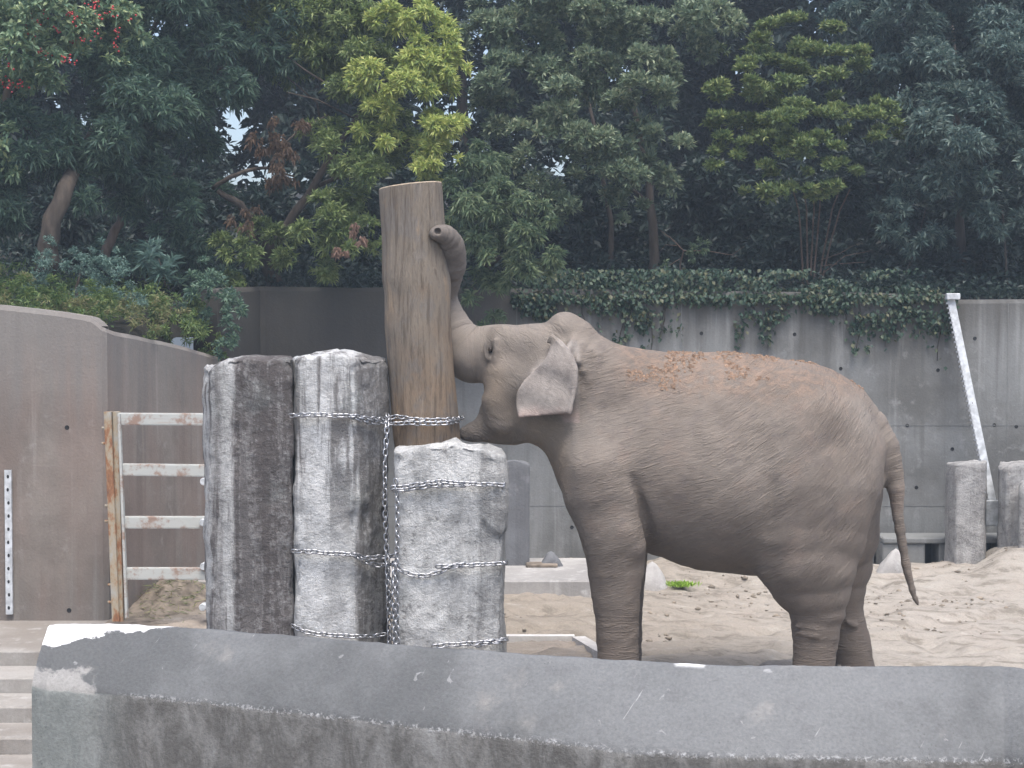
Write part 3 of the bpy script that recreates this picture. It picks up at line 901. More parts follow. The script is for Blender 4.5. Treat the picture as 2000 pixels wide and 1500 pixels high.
hgt = n.math('ADD', hgt, n.math('MULTIPLY', mudm, n.math('MULTIPLY', n.noise(n.O, 38, 4, 0.7), 1.6)))
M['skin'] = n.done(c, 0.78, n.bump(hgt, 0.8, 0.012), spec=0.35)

elephant = empty('elephant', EBASE, 'grey brown elephant rubbing its raised trunk against the wooden post', 'elephant')
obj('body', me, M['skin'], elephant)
M['eye'] = plain_mat('dark_eye', (0.025, 0.018, 0.014), 0.15, 0, 0.2, 30)
for s_ in (-1, 1):
    p = at(958, 683, EY + 0.236 * s_)
    V, F = [], []
    K = 10
    for i in range(7):
        th = math.pi * i / 6
        for j in range(K):
            ph = 2 * math.pi * j / K
            V.append((0.017 * math.sin(th) * math.cos(ph), 0.017 * math.sin(th) * math.sin(ph), 0.020 * math.cos(th)))
    for i in range(6):
        for j in range(K): F.append((i * K + j, i * K + (j + 1) % K, (i + 1) * K + (j + 1) % K, (i + 1) * K + j))
    MB().add(V, F).build('eye', M['eye'], elephant, p - EBASE, True)
# toenails on the near feet
M['nail'] = plain_mat('toenail', (0.28, 0.25, 0.22), 0.6)
for (cx, yo, r) in ((1207, -0.30, 46), (1213, 0.30, 45), (1590, -0.32, 47), (1671, 0.30, 44)):
    c0 = at(cx, 1330, EY + yo); rr = r * EY / FPX
    for ang in (150, 180, 210, 238, 122):
        a_ = R(ang); m = MB()
        q = []
        for (dz, ww) in ((0.0, 0.035), (0.05, 0.034), (0.085, 0.02)):
            for k in (-1, -.5, .5, 1):
                b_ = a_ + k * ww / rr
                out = rr * (1.0 if abs(k) == 1 else 1.045) * (1 - dz * .35)
                q.append((math.cos(b_) * out, math.sin(b_) * out * .95, dz))
        m.add(q, [(i * 4 + j, i * 4 + j + 1, i * 4 + j + 5, i * 4 + j + 4) for i in range(2) for j in range(3)])
        m.build('toenail', M['nail'], elephant, np.array([c0[0], c0[1], 0.01]) - EBASE)
# crumbs of dried red earth caught on the back
sel = np.argwhere((mud * (0.6 + nn) > 0.42) & (EN[:, 1] < 0.35)).ravel()
sel = rng.choice(sel, min(1300, len(sel)), replace=False)
cl = fbm(EV[sel] * 7, 3, 66)
sel = sel[cl > -0.05]
cube = np.array([(x, y, z) for z in (-1, 1) for (x, y) in ((-1, -1), (1, -1), (1, 1), (-1, 1))], float)
CF = np.array([(3, 2, 1, 0), (4, 5, 6, 7), (0, 1, 5, 4), (1, 2, 6, 5), (2, 3, 7, 6), (3, 0, 4, 7)])
sz = rng.uniform(0.0035, 0.011, (len(sel), 1, 1)) * rng.uniform(0.5, 1.3, (len(sel), 1, 3))
V = EV[sel][:, None, :] - EBASE + (cube[None] * rng.uniform(0.6, 1.2, (len(sel), 8, 3))) * sz
Q = (CF[None] + (np.arange(len(sel)) * 8)[:, None, None]).reshape(-1, 4)
M['mud'] = plain_mat('dried_red_earth', (0.30, 0.205, 0.145), 0.95, 0, 0.3, 30)
tag(obj('dried_mud', mesh_np('dried_mud', V.reshape(-1, 3), Q, None, False), M['mud'], elephant), kind='stuff')

# ------------------------------------------------------------------ rubbing post and stone blocks
n = NT('weathered_post_wood')
zz = n.xyz(n.O)[2]
gr = n.noise(n.scale(n.O, (34, 34, 2.2)), 1, 6, 0.7, 0.3)
gr2 = n.noise(n.scale(n.O, (110, 110, 14)), 1, 4, 0.7)
blo = n.noise(n.O, 2.6, 5, 0.65)
tint = n.math('ADD', zz, n.math('MULTIPLY', n.math('SUBTRACT', blo, 0.5), 2.0))
c = n.mix(n.step(tint, 2.9, 1.9), (0.22, 0.187, 0.15), (0.25, 0.182, 0.125))
c = n.mix(n.math('MULTIPLY', n.step(n.noise(n.scale(n.O, (4, 4, 2.2)), 1.3, 6, 0.7), 0.50, 0.62), 0.6), c, (0.185, 0.172, 0.16))
c = n.mix(n.math('MULTIPLY', n.step(n.noise(n.scale(n.O, (6, 6, 2.0)), 1, 6, 0.7), 0.56, 0.68), 0.55), c, (0.36, 0.265, 0.175))
c = n.mix(n.math('MULTIPLY', n.step(gr, 0.50, 0.62), 0.65), c, (0.10, 0.078, 0.06))
c = n.mix(n.math('MULTIPLY', n.step(gr, 0.44, 0.30), 0.4), c, (0.38, 0.32, 0.26))
c = n.mix(n.math('MULTIPLY', n.step(gr2, 0.54, 0.66), 0.5), c, (0.12, 0.095, 0.075))
M['post'] = n.done(c, 0.85, n.bump(n.math('ADD', gr, n.math('MULTIPLY', gr2, 0.9)), 0.9, 0.02), spec=0.25)
n = NT('post_end_grain')
rr = n.math('MULTIPLY', n.noise(n.O, 20, 4), 1.0)
M['post_end'] = n.done(n.ramp(rr, [(0.3, (0.2, 0.16, 0.12)), (0.7, (0.38, 0.31, 0.23))]), 0.9)

LY = 12.45
left_e = [(357 + 14, 742), (480, 745), (545, 745), (575, 750), (640, 751), (720, 757), (800, 763), (880, 771), (1000, 778), (1380, 786)]
right_e = [(357, 864), (430, 866), (500, 873), (560, 879), (620, 881), (700, 886), (760, 890), (820, 894), (880, 898), (1000, 902), (1380, 908)]
Zs = np.linspace(0.0, 1.0, 150); Kn = 72
pyv = 362 + (1372 - 362) * Zs
xl = np.interp(pyv, [p[0] for p in left_e], [p[1] for p in left_e]); xr = np.interp(pyv, [p[0] for p in right_e], [p[1] for p in right_e])
V = []
for py, a_, b_ in zip(pyv, xl, xr):
    c0 = at((a_ + b_) / 2, py, LY); r = (b_ - a_) / 2 * LY / FPX
    for j in range(Kn):
        an = 2 * math.pi * j / Kn
        V.append((c0[0] + r * math.cos(an), c0[1] + r * math.sin(an), c0[2]))
V = np.array(V)
ctr = np.repeat(np.array([at((a_ + b_) / 2, py, LY) for py, a_, b_ in zip(pyv, xl, xr)]), Kn, 0)
rad = V - ctr; rl = np.linalg.norm(rad, axis=1, keepdims=True); ru = rad / rl
dsp = 0.010 * fbm(np.column_stack([ru[:, 0] * 2, ru[:, 1] * 2, V[:, 2] * 1.6]), 3, 2) + 0.004 * fbm(np.column_stack([ru[:, 0] * 11, ru[:, 1] * 11, V[:, 2] * 1.2]), 3, 6)
V = V + ru * dsp[:, None]
# the saw cut leans: the left of the top is lower
topz = np.interp(V[:, 0], [at(742, 371, LY)[0], at(864, 357, LY)[0]], [at(742, 371, LY)[2], at(864, 357, LY)[2]])
row = np.repeat(np.arange(150), Kn)
blendz = np.clip(1 - row / 12.0, 0, 1)
V[:, 2] += blendz * (topz - V[row * 0, 2])
I = np.arange(150 * Kn).reshape(150, Kn)
Q = np.stack([I[:-1], I[1:], np.roll(I, -1, 1)[1:], np.roll(I, -1, 1)[:-1]], -1).reshape(-1, 4)
pbase = np.array([at(846, 1372, LY)[0], LY, 0.0])
post = empty('wooden_post', pbase, 'tall thick weathered tree trunk post standing among the stone blocks', 'post')
obj('shaft', mesh_np('shaft', V - pbase, Q[:, ::-1]), M['post'], post)
top = V[:Kn]; cen = top.mean(0)
tv, tf = [], []
for k, s_ in enumerate((1.0, 0.97, 0.5)):
    tv += [tuple(cen + (p - cen) * s_ + np.array([0, 0, 0.0 if k == 0 else 0.008])) for p in top]
for k in range(2):
    for j in range(Kn): tf.append((k * Kn + j, k * Kn + (j + 1) % Kn, (k + 1) * Kn + (j + 1) % Kn, (k + 1) * Kn + j))
tf.append(tuple(2 * Kn + j for j in range(Kn)))
MB().add([np.array(p) - pbase for p in tv], tf).build('sawn_end', M['post_end'], post, smooth=True)


def stone_mat(name, white, dark, bands, blotch=0.55, streak=0.6, top=0.0, height=2.3):
    """bands: (x0, x1, amount) in metres: vertical dark strips on the faces, old staining on the leftmost block"""
    n = NT(name)
    x, y, z = n.xyz(n.O)
    wob = n.math('MULTIPLY', n.math('SUBTRACT', n.noise(n.scale(n.O, (6, 6, 0.9)), 1, 6, 0.7), 0.5), 0.20)
    xw = n.math('ADD', x, wob)
    stn = n.noise(n.scale(n.O, (10, 10, 0.6)), 1, 5, 0.62, 0.4)
    blo = n.noise(n.O, 5.0, 6, 0.72)
    spk = n.noise(n.O, 60, 4, 0.8)
    rough = n.noise(n.scale(n.O, (1, 1, 1.25)), 20, 6, 0.78)
    c = n.mix(n.step(blo, 0.36, 0.60), white, tuple(v * 0.74 for v in white))
    sa = n.math('MULTIPLY', n.step(stn, 0.46, 0.60), streak)
    if top: sa = n.math('MULTIPLY', sa, n.math('ADD', 0.25, n.math('MULTIPLY', n.step(n.math('ADD', z, n.math('MULTIPLY', blo, 0.6)), height * 0.55, height * 0.95), top)))
    ba = n.math('MULTIPLY', n.math('MULTIPLY', n.step(rough, 0.50, 0.60), n.step(blo, 0.44, 0.58)), blotch)
    dk = n.math('MAXIMUM', sa, ba)
    for (a_, b_, s_) in bands:
        w = n.math('MULTIPLY', n.math('MULTIPLY', n.step(xw, a_ - 0.02, a_ + 0.03), n.step(xw, b_ + 0.02, b_ - 0.03)), s_)
        grain = n.math('ADD', 0.45, n.math('MULTIPLY', n.step(n.math('ADD', n.math('MULTIPLY', stn, 0.55), n.math('MULTIPLY', rough, 0.45)), 0.60, 0.47), 0.55))
        dk = n.math('MAXIMUM', dk, n.math('MULTIPLY', w, grain))
    c = n.mix(n.math('MINIMUM', dk, 0.95), c, dark)
    c = n.mix(n.math('MULTIPLY', n.step(n.noise(n.O, 2.3, 4), 0.55, 0.7), 0.2), c, (0.36, 0.40, 0.39))
    c = n.mix(0.6, c, n.ramp(spk, [(0.25, 0.32), (0.75, 0.68)]), 'OVERLAY')
    h = n.math('ADD', n.math('MULTIPLY', rough, 2.2), spk)
    return n.done(c, 0.94, n.bump(h, 0.8, 0.022), spec=0.15)


def stone_block(name, foot, yref, topline, zbot, material, lab, cat, group=None, rough=0.016, seed=1, flake=None, res=0.017, chip=1.0):
    """foot: (px, Y) corners counter-clockwise from above, px measured at the block's mid height; topline: (px, py) of the crest"""
    F2 = np.array([(at(p, 950, Y)[0], Y) for p, Y in foot])
    per = np.vstack([F2, F2[:1]]); sl_ = np.linalg.norm(np.diff(per, axis=0), axis=1); s_ = np.concatenate([[0], np.cumsum(sl_)])
    S_ = np.linspace(0, s_[-1], int(s_[-1] / res), endpoint=False)
    ring2 = np.stack([np.interp(S_, s_, per[:, 0]), np.interp(S_, s_, per[:, 1])], 1)
    cdist = np.min(np.abs(((S_[:, None] - s_[None, :-1]) + s_[-1] / 2) % s_[-1] - s_[-1] / 2), axis=1)
    c2 = ring2.mean(0); nr = len(ring2)
    tx = np.array([at(a_, b_, yref)[0] for a_, b_ in topline]); tz = np.array([at(a_, b_, yref)[2] for a_, b_ in topline])
    nz = int((tz.max() - zbot) / res)
    V = []
    for k in range(nz + 1):
        f = k / nz
        z = zbot + f * (np.interp(ring2[:, 0], tx, tz) - zbot)
        V.append(np.column_stack([ring2, z]))
    zt = V[-1][:, 2]
    for s2 in (0.985, 0.94, 0.85, 0.7, 0.5, 0.3, 0.12):
        rr_ = c2 + (ring2 - c2) * s2
        V.append(np.column_stack([rr_, np.interp(rr_[:, 0], tx, tz) + (0.004 if s2 > .96 else 0.012)]))
    V = np.stack(V, 0); kk_ = V.shape[0]
    P = V.reshape(-1, 3).copy()
    I_ = np.arange(kk_ * nr).reshape(kk_, nr)
    Q_ = np.stack([I_[:-1], np.roll(I_, -1, 1)[:-1], np.roll(I_, -1, 1)[1:], I_[1:]], -1).reshape(-1, 4)
    N_ = vert_normals(P, Q_)
    d = rough * fbm(P * np.array([5, 5, 3.5]), 5, seed, 0.55) + rough * 0.55 * np.abs(fbm(P * np.array([2.0, 2.0, 1.2]) + 9, 3, seed + 5))
    cd = np.tile(cdist, kk_); up = np.repeat(np.arange(kk_), nr) / nz
    chipn = fbm(P * np.array([3, 3, 5]) + 4, 4, seed + 9, 0.6)
    d = d - chip * np.exp(-(cd / 0.035) ** 2) * (0.006 + 0.03 * np.clip(chipn, 0, 1)) - chip * 0.03 * np.exp(-((1 - up) / 0.03) ** 2) * np.clip(chipn + 0.15, 0, 1)
    facet = vnoise(P * np.array([4.2, 4.2, 2.6]) + 31, seed + 2)
    d = d + chip * 0.010 * np.round(facet * 3) / 3
    if flake is not None: d = d + flake(P)
    P = P + N_ * d[:, None]
    P[:, 2] += (np.repeat(np.arange(kk_), nr) >= nz - 1) * 0.012 * fbm(P * np.array([7, 7, 0]), 4, seed + 3, 0.6)
    tip = len(P); P = np.vstack([P, P[-nr:].mean(0)[None]])
    T_ = [(int(I_[-1, j]), int(I_[-1, (j + 1) % nr]), tip) for j in range(nr)]
    org = np.array([c2[0], c2[1], zbot])
    o = obj(name, mesh_np(name, P - org, Q_, T_), material, None, org)
    return tag(o, lab, cat, group)


W1 = (at(575, 950, 12.02)[0] - at(402, 950, 12.05)[0])
M['stone_a'] = stone_mat('dark_streaked_granite', (0.54, 0.54, 0.535), (0.075, 0.062, 0.06), [(-0.085, 0.45, 0.9), (-0.21, -0.15, 0.6)], 0.5, 0.8)
M['stone_b'] = stone_mat('white_granite', (0.70, 0.705, 0.705), (0.115, 0.105, 0.10), [(0.15, 0.6, 0.85)], 0.30, 0.7, 0.9)
M['stone_c'] = stone_mat('pale_split_granite', (0.69, 0.69, 0.68), (0.12, 0.115, 0.11), [(0.20, 0.6, 0.6)], 0.6, 0.25)
GB = 'granite blocks around the post'
stone_block('stone_block', [(402, 12.25), (412, 12.10), (462, 12.03), (573, 12.05), (573, 12.65), (402, 12.65)], 12.05,
            [(402, 724), (425, 712), (450, 705), (470, 703), (575, 706)], -0.05, M['stone_a'], 'tall dark streaked granite block beside the gate, leftmost of the three blocks', 'stone block', GB, 0.016, 11)
stone_block('stone_block', [(577, 12.02), (690, 12.0), (716, 12.08), (757, 12.32), (757, 12.7), (577, 12.65)], 12.02,
            [(577, 706), (600, 701), (635, 696), (662, 691), (690, 696), (720, 701), (757, 706)], -0.05, M['stone_b'], 'tall white granite block standing left of the wooden post', 'stone block', GB, 0.016, 23)
def flake_c(P):
    px = 1000 + P[:, 0] / 11.8 * FPX; py = HORIZON + (CAM_Z - P[:, 2]) / 11.8 * FPX
    edge = np.interp(px, [930, 940, 955, 972, 990], [960, 1015, 1035, 1050, 1040])
    return 0.022 * sm(px, 925, 950) * sm(edge - py, -3, 5) * (P[:, 1] < 12.05)
stone_block('stone_block', [(776, 11.80), (840, 11.78), (982, 11.84), (984, 12.16), (776, 12.16)], 11.8,
            [(774, 884), (800, 880), (850, 877), (888, 873), (915, 878), (945, 884), (970, 892), (990, 897)], -0.05, M['stone_c'], 'short pale granite block with a broken top in front of the post', 'stone block', GB, 0.018, 37, flake_c)

# ------------------------------------------------------------------ chains
def link_mesh():
    L, Wd, r = 0.050, 0.030, 0.0058
    pts = []
    for k in range(6): a_ = -math.pi / 2 + math.pi * k / 5; pts.append(((L - Wd) / 2 + Wd / 2 * math.cos(a_), Wd / 2 * math.sin(a_), 0))
    for k in range(6): a_ = math.pi / 2 + math.pi * k / 5; pts.append((-(L - Wd) / 2 + Wd / 2 * math.cos(a_), Wd / 2 * math.sin(a_), 0))
    K_ = len(pts); ns = 5; V, F = [], []
    for i in range(K_):
        p = Vector(pts[i]); t = (Vector(pts[(i + 1) % K_]) - Vector(pts[i - 1])).normalized(); b = Vector((0, 0, 1)); a_ = t.cross(b)
        for j in range(ns): an = 2 * math.pi * j / ns; V.append(p + (a_ * math.cos(an) + b * math.sin(an)) * r)
    for i in range(K_):
        for j in range(ns): F.append((i * ns + j, i * ns + (j + 1) % ns, ((i + 1) % K_) * ns + (j + 1) % ns, ((i + 1) % K_) * ns + j))
    me = MB().add(V, F).mesh('link', True); me.materials.append(M['steel']); return me


LINK = link_mesh()


def chain(strands, lab):
    """strands: lists of (px, py, Y)"""
    first = at(*strands[0][0])
    root = empty('chain', first, lab, 'chain', 'steel chains round the blocks and post')
    for line in strands:
        P = np.array([at(*q) for q in line]); seg = np.linalg.norm(np.diff(P, axis=0), axis=1); s_ = np.concatenate([[0], np.cumsum(seg)])
        m_ = int(s_[-1] / 0.0385)
        for k in range(m_ + 1):
            t = k * 0.0385
            p = np.array([np.interp(t, s_, P[:, j]) for j in range(3)]); q = np.array([np.interp(t + 0.02, s_, P[:, j]) for j in range(3)]) - np.array([np.interp(t - 0.02, s_, P[:, j]) for j in range(3)])
            d = Vector(q).normalized()
            roll = (R(35) if k % 2 else R(-55)) + random.uniform(-0.2, 0.2)
            rot = d.to_track_quat('X', 'Z').to_matrix().to_4x4() @ Matrix.Rotation(roll, 4, 'X')
            o = bpy.data.objects.new('link', LINK); link(o, root)
            jit = Vector((0, random.uniform(-.003, .003), random.uniform(-.003, .003)))
            o.matrix_local = Matrix.Translation(Vector(p - first) + jit) @ rot
    return root


f2, f3 = 11.955, 11.745
chain([[(571, 812, 12.0), (600, 809, f2), (650, 812, f2), (692, 812, f2), (722, 818, 12.05), (758, 818, 12.2), (772, 813, 12.24), (800, 818, 12.19), (840, 821, 12.17), (875, 820, 12.21), (898, 817, 12.36), (905, 815, 12.5)],
       [(690, 814, f2), (720, 824, 12.05), (764, 827, 12.2), (800, 826, 12.18), (840, 828, 12.165), (875, 826, 12.2), (897, 822, 12.35)]], 'upper double chain tying the wooden post to the tall white block')
chain([[(757, 812, 12.1), (756, 830, 12.0), (752, 900, 11.97), (752, 980, 11.96), (755, 1060, 11.95), (757, 1110, 11.93), (765, 1170, 11.92), (767, 1310, 11.92)],
       [(757, 1095, 11.9), (757, 1140, 11.9), (760, 1200, 11.9), (762, 1310, 11.9)]], 'long chain hanging down the gap left of the short block')
chain([[(773, 942, f3), (776, 960, f3), (776, 1050, f3), (774, 1120, f3), (775, 1200, f3), (779, 1320, f3)],
       [(770, 1108, f3 - .02), (769, 1160, f3 - .02), (771, 1230, f3 - .02), (772, 1320, f3 - .02)]], 'chain hanging along the left edge of the short block')
chain([[(770, 952, f3), (790, 951, f3), (820, 946, f3 - .02), (860, 940, f3 - .02), (900, 944, f3 - .01), (950, 946, f3), (984, 947, 11.78), (987, 946, 11.95)],
       [(772, 958, f3), (800, 956, f3), (840, 949, f3 - .02), (880, 947, f3 - .02), (905, 948, f3)]], 'chain looped round the top of the short pale block')
chain([[(575, 1076, 12.0), (600, 1077, f2), (650, 1081, f2), (690, 1083, f2), (715, 1090, 12.0), (752, 1087, 12.05), (775, 1086, 12.0)],
       [(695, 1086, f2), (715, 1098, 12.0), (740, 1104, 12.05), (760, 1102, 12.0), (772, 1098, 11.9)]], 'middle chain across the tall white block')
chain([[(774, 1106, f3), (785, 1116, f3), (805, 1123, f3), (830, 1125, f3), (855, 1119, f3), (878, 1108, f3), (905, 1104, f3 - .01), (950, 1102, f3), (986, 1100, 11.78), (989, 1099, 11.95)],
       [(858, 1107, f3), (885, 1105, f3), (905, 1101, f3)]], 'sagging chain across the middle of the short pale block')
chain([[(574, 1224, 12.0), (592, 1232, f2), (620, 1238, f2), (660, 1241, f2), (700, 1243, f2), (730, 1243, 12.02), (756, 1238, 12.05)]], 'lowest chain at the foot of the tall white block')
chain([[(850, 1262, f3), (880, 1259, f3), (920, 1257, f3), (950, 1253, f3), (986, 1250, 11.78), (991, 1248, 11.95)],
       [(935, 1259, f3), (960, 1254, f3), (988, 1254, 11.78)]], 'lowest chain at the foot of the short pale block')

# ------------------------------------------------------------------ rusty gate at the left wall
GYY = 14.9
gb = at(225, 1210, GYY)
gate = empty('steel_gate', (gb[0], GYY, 0.0), 'rusty white four bar steel gate between the left wall and blocks', 'gate')
def bar(a_, b_, wid, dep, name, mat_, parent, base, Y0, dy=0.0):
    """flat bar between two photograph points"""
    p, q = at(a_[0], a_[1], Y0), at(b_[0], b_[1], Y0 + dy)
    d = Vector(q - p); L = d.length; d.normalize()
    side = d.cross(Vector((0, 1, 0))).normalized(); bk = side.cross(d).normalized()
    V = []
    for t in (0, L):
        for (u, v) in ((-1, -1), (-.8, -1.0), (.8, -1.0), (1, -1), (1, 1), (-1, 1)):
            V.append(Vector(p) + d * t + side * (u * wid / 2) + bk * ((v * dep / 2) * (1.0 if abs(u) == 1 else 1.12)))
    F = [(0, 1, 2, 3, 4, 5), (11, 10, 9, 8, 7, 6)] + [(j + 6, (j + 1) % 6 + 6, (j + 1) % 6, j) for j in range(6)]
    return MB().add([np.array(v) - np.array(base) for v in V], F).build(name, mat_, parent)
gl = np.array(gate.location)
bar((212, 804), (228, 1212), 0.062, 0.09, 'post_flange', M['rust_post'], gate, gl, GYY - 0.02)
bar((228, 804), (238, 1212), 0.05, 0.10, 'post', M['rust_post'], gate, gl, GYY + 0.02)
bar((233, 808), (248, 1206), 0.022, 0.05, 'stile', M['rust_white'], gate, gl, GYY - 0.03)
bar((409, 806), (409, 1206), 0.05, 0.05, 'stile', M['rust_white'], gate, gl, GYY + 0.05)
for (x0, y0, x1, y1_) in ((229, 818, 408, 819), (236, 917, 408, 919), (239, 1020, 408, 1020), (244, 1120, 408, 1120)):
    bar((x0, y0), (x1, y1_), 0.104, 0.045, 'rail', M['rust_white'], gate, gl, GYY)
for (x, y) in ((397, 941), (396, 1021), (397, 1107), (395, 1187)):
    p = at(x, y, GYY - 0.06)
    MB().tube([p - gl, p - gl + np.array([0, 0.02, 0]), p - gl + np.array([0, 0.14, 0])], [0.028, 0.033, 0.03], 12).build('bolt', M['white_metal'], gate, smooth=False)
for (x, y) in ((203, 836), (203, 866), (209, 988), (209, 1018), (215, 1142), (215, 1176)):
    p = at(x, y, GYY - 0.02)
    MB().tube([p - gl + np.array([-.018, 0, 0]), p - gl + np.array([.02, 0, 0])], [0.012, 0.012], 8).build('hinge_pin', M['rust_post'], gate)

# perforated bar on the left wall
pb = at(17, 1200, 15.27)
pbar = empty('perforated_bar', pb, 'white perforated metal bar fixed upright on the left wall', 'metal bar')
def perf(parent, base, a_, b_, Y0, Y1, wid, nh, hr, lip=True):
    p, q = at(a_[0], a_[1], Y0), at(b_[0], b_[1], Y1)
    d = Vector(q - p); L = d.length; d.normalize(); side = d.cross(Vector((0, 1, 0))).normalized(); bk = side.cross(d).normalized()
    V = []
    for t in (0, L):
        for (u, v) in ((-.5, 0), (.5, 0), (.5, .05), (.42, .05), (.42, .006), (-.5, .006)):
            V.append(Vector(p) + d * t + side * (u * wid) + bk * v)
    F = [(0, 1, 2, 3, 4, 5), (11, 10, 9, 8, 7, 6)] + [(j + 6, (j + 1) % 6 + 6, (j + 1) % 6, j) for j in range(6)]
    MB().add([np.array(v) - base for v in V], F).build('strip', M['white_metal'], parent)
    for k in range(nh):
        t = L * (k + 0.5) / nh
        c0 = Vector(p) + d * t - bk * 0.003 + side * (wid * random.uniform(-.06, .1))
        K_ = 8
        V = [c0 + (side * math.cos(2 * math.pi * j / K_) * hr + d * math.sin(2 * math.pi * j / K_) * hr * 1.5) for j in range(K_)]
        V += [v - bk * 0.0 + (v - c0) * 0.25 + bk * 0.002 for v in V]
        F = [tuple(range(K_)), *[(j, (j + 1) % K_, K_ + (j + 1) % K_, K_ + j) for j in range(K_)]]
        MB().add([np.array(v) - base for v in V], F).build('slot', M['hole'], parent)
perf(pbar, pb, (15, 918), (18, 1200), 15.27, 15.27, 0.060, 11, 0.009)

# galvanised rack leaning on the back wall at the right
rb = at(1942, 1000, 18.9)
rack = empty('cable_rack', rb, 'long galvanised metal strip leaning diagonally on the back wall', 'metal strip')
m_top, m_bot = (1856, 578), (1943, 1000)
perf(rack, rb, m_top, m_bot, 19.36, 18.95, 0.085, 1, 0.004)
p, q = at(*m_top, 19.36), at(*m_bot, 18.95)
dvec = q - p; LL = np.linalg.norm(dvec); dvec = dvec / LL
mt = MB()
for k in range(44):
    c0 = p + dvec * LL * (k + .5) / 44 - np.array([0.052, 0.0, 0.0]) - rb
    mt.box(c0 - np.array([.014, .012, .012]), c0 + np.array([.014, .012, .010]))
tag(mt.build('teeth', M['steel'], rack), kind='stuff')
for (px_, py_, w_, h_) in ((1861, 579, 0.075, 0.035), (1938, 1002, 0.075, 0.14)):
    c0 = at(px_, py_, 19.34 if py_ < 700 else 18.9) - rb
    MB().box(c0 - np.array([w_, .04, h_]), c0 + np.array([w_, .04, h_]), 0.008).build('end_bracket', M['white_metal'], rack)

# ------------------------------------------------------------------ stones and concrete at the back of the yard
M['stone_d'] = stone_mat('grey_granite', (0.47, 0.46, 0.45), (0.17, 0.16, 0.155), [], 0.7, 0.3)
GP = 'granite posts by the back wall'
stone_block('stone_post', [(1845, 18.75), (1868, 18.45), (1924, 18.45), (1926, 18.85), (1850, 18.9)], 18.5, [(1845, 915), (1868, 908), (1925, 908)], -0.05, M['stone_d'], 'pale square granite post left of the diagonal metal strip', 'stone post', GP, 0.012, 51, None, 0.03, 0.25)
stone_block('stone_post', [(1951, 18.55), (1968, 18.35), (2040, 18.35), (2060, 18.9), (1951, 18.9)], 18.4, [(1951, 922), (1975, 912), (2010, 907), (2060, 910)], -0.05, M['stone_d'], 'granite post with a rounded top at the right edge of the picture', 'stone post', GP, 0.014, 57, None, 0.03, 0.25)
stone_block('stone_post', [(1992, 18.0), (2030, 17.9), (2090, 18.0), (2090, 18.25), (1992, 18.25)], 18.0, [(1990, 958), (2000, 948), (2040, 940), (2090, 950)], -0.05, M['stone_d'], 'lower granite post cut off by the right edge of the picture', 'stone post', GP, 0.014, 63, None, 0.03, 0.25)
stone_block('standing_slab', [(978, 17.6), (1034, 17.6), (1034, 17.78), (978, 17.78)], 17.6, [(976, 908), (1000, 903), (1018, 906), (1036, 912)], 0.1, M['dark_slab'], 'dark grey upright stone slab standing behind the short block', 'stone slab', None, 0.006, 71, None, 0.04, 0.15)

def pyramid(name, px, py_top, py_bot, w_px, Y, lab, seed, material, lean=0.0, group=None):
    b0 = at(px, py_bot, Y); hgt = at(px, py_top, Y)[2] - b0[2]; w = w_px / 2 * Y / FPX
    V = []; Kp, rows_ = 20, 12
    for i in range(rows_):
        f = i / (rows_ - 1)
        r = w * (1 - f) ** 0.8 * (1.0 if i < rows_ - 1 else 0.0) + 0.02 * (i < rows_ - 1)
        for j in range(Kp):
            an = 2 * math.pi * j / Kp
            cx, cy = math.cos(an), math.sin(an)
            sq = 1 / max(abs(cx), abs(cy)) ** 0.6
            V.append((cx * r * sq + lean * f * w, cy * r * sq * 0.8, f * hgt))
    V = np.array(V); V += 0.018 * np.stack([fbm(V * 7 + seed + 9 * k, 3, seed) for k in range(3)], -1)
    I_ = np.arange(len(V)).reshape(rows_, Kp)
    Q_ = np.stack([I_[:-1], np.roll(I_, -1, 1)[:-1], np.roll(I_, -1, 1)[1:], I_[1:]], -1).reshape(-1, 4)
    V[:, 2] -= 0.05
    o = obj(name, mesh_np(name, V, Q_), material, None, b0)
    return tag(o, lab, 'rock', group)


pyramid('pointed_rock', 1272, 1088, 1152, 68, 17.3, 'pale pointed rock behind the elephant just past its front leg', 5, M['pale_concrete'], 0.1)
pyramid('pointed_rock', 1742, 1060, 1112, 56, 18.3, 'pale pointed rock at the back wall beside the tail', 8, M['pale_concrete'], 0.15)
pyramid('pointed_rock', 1078, 1066, 1102, 46, 17.6, 'small dark pointed rock lying on the concrete ledge', 12, M['dark_slab'], -0.1)
# ledge and trough along the back wall
zt = 0.17
m = MB().box((-3.2, 16.6, -0.2), (1.25, 18.2, zt), 0.02)
lb0 = np.array([-0.9, 17.4, 0])
MB().box(np.array((-3.2, 16.6, -0.2)) - lb0, np.array((1.25, 18.2, zt)) - lb0, 0.02)
o = tag(MB().box(np.array((-3.2, 16.6, -0.2)) - lb0, np.array((1.25, 18.2, zt)) - lb0, 0.02).build('concrete_ledge', M['pale_concrete'], None, lb0), 'low pale concrete ledge behind the blocks and front leg', 'ledge')
o = tag(MB().box((-0.16, -0.1, 0), (0.16, 0.1, 0.035), 0.01).build('flat_stone', M['dirt'], None, at(1058, 1103, 17.55) * np.array([1, 1, 0]) + np.array([0, 0, zt])), 'small flat brown stone on the ledge beside the dark rock', 'stone')
kb = at(1130, 1251, 14.4)
kerb = empty('slab_edge', (kb[0], kb[1], 0), 'thin white concrete slab edge on the sand left of the front foot', 'kerb')
p1 = at(900, 1250, 14.42); p2 = at(1122, 1250, 14.42); p3 = at(1190, 1290, 13.55)
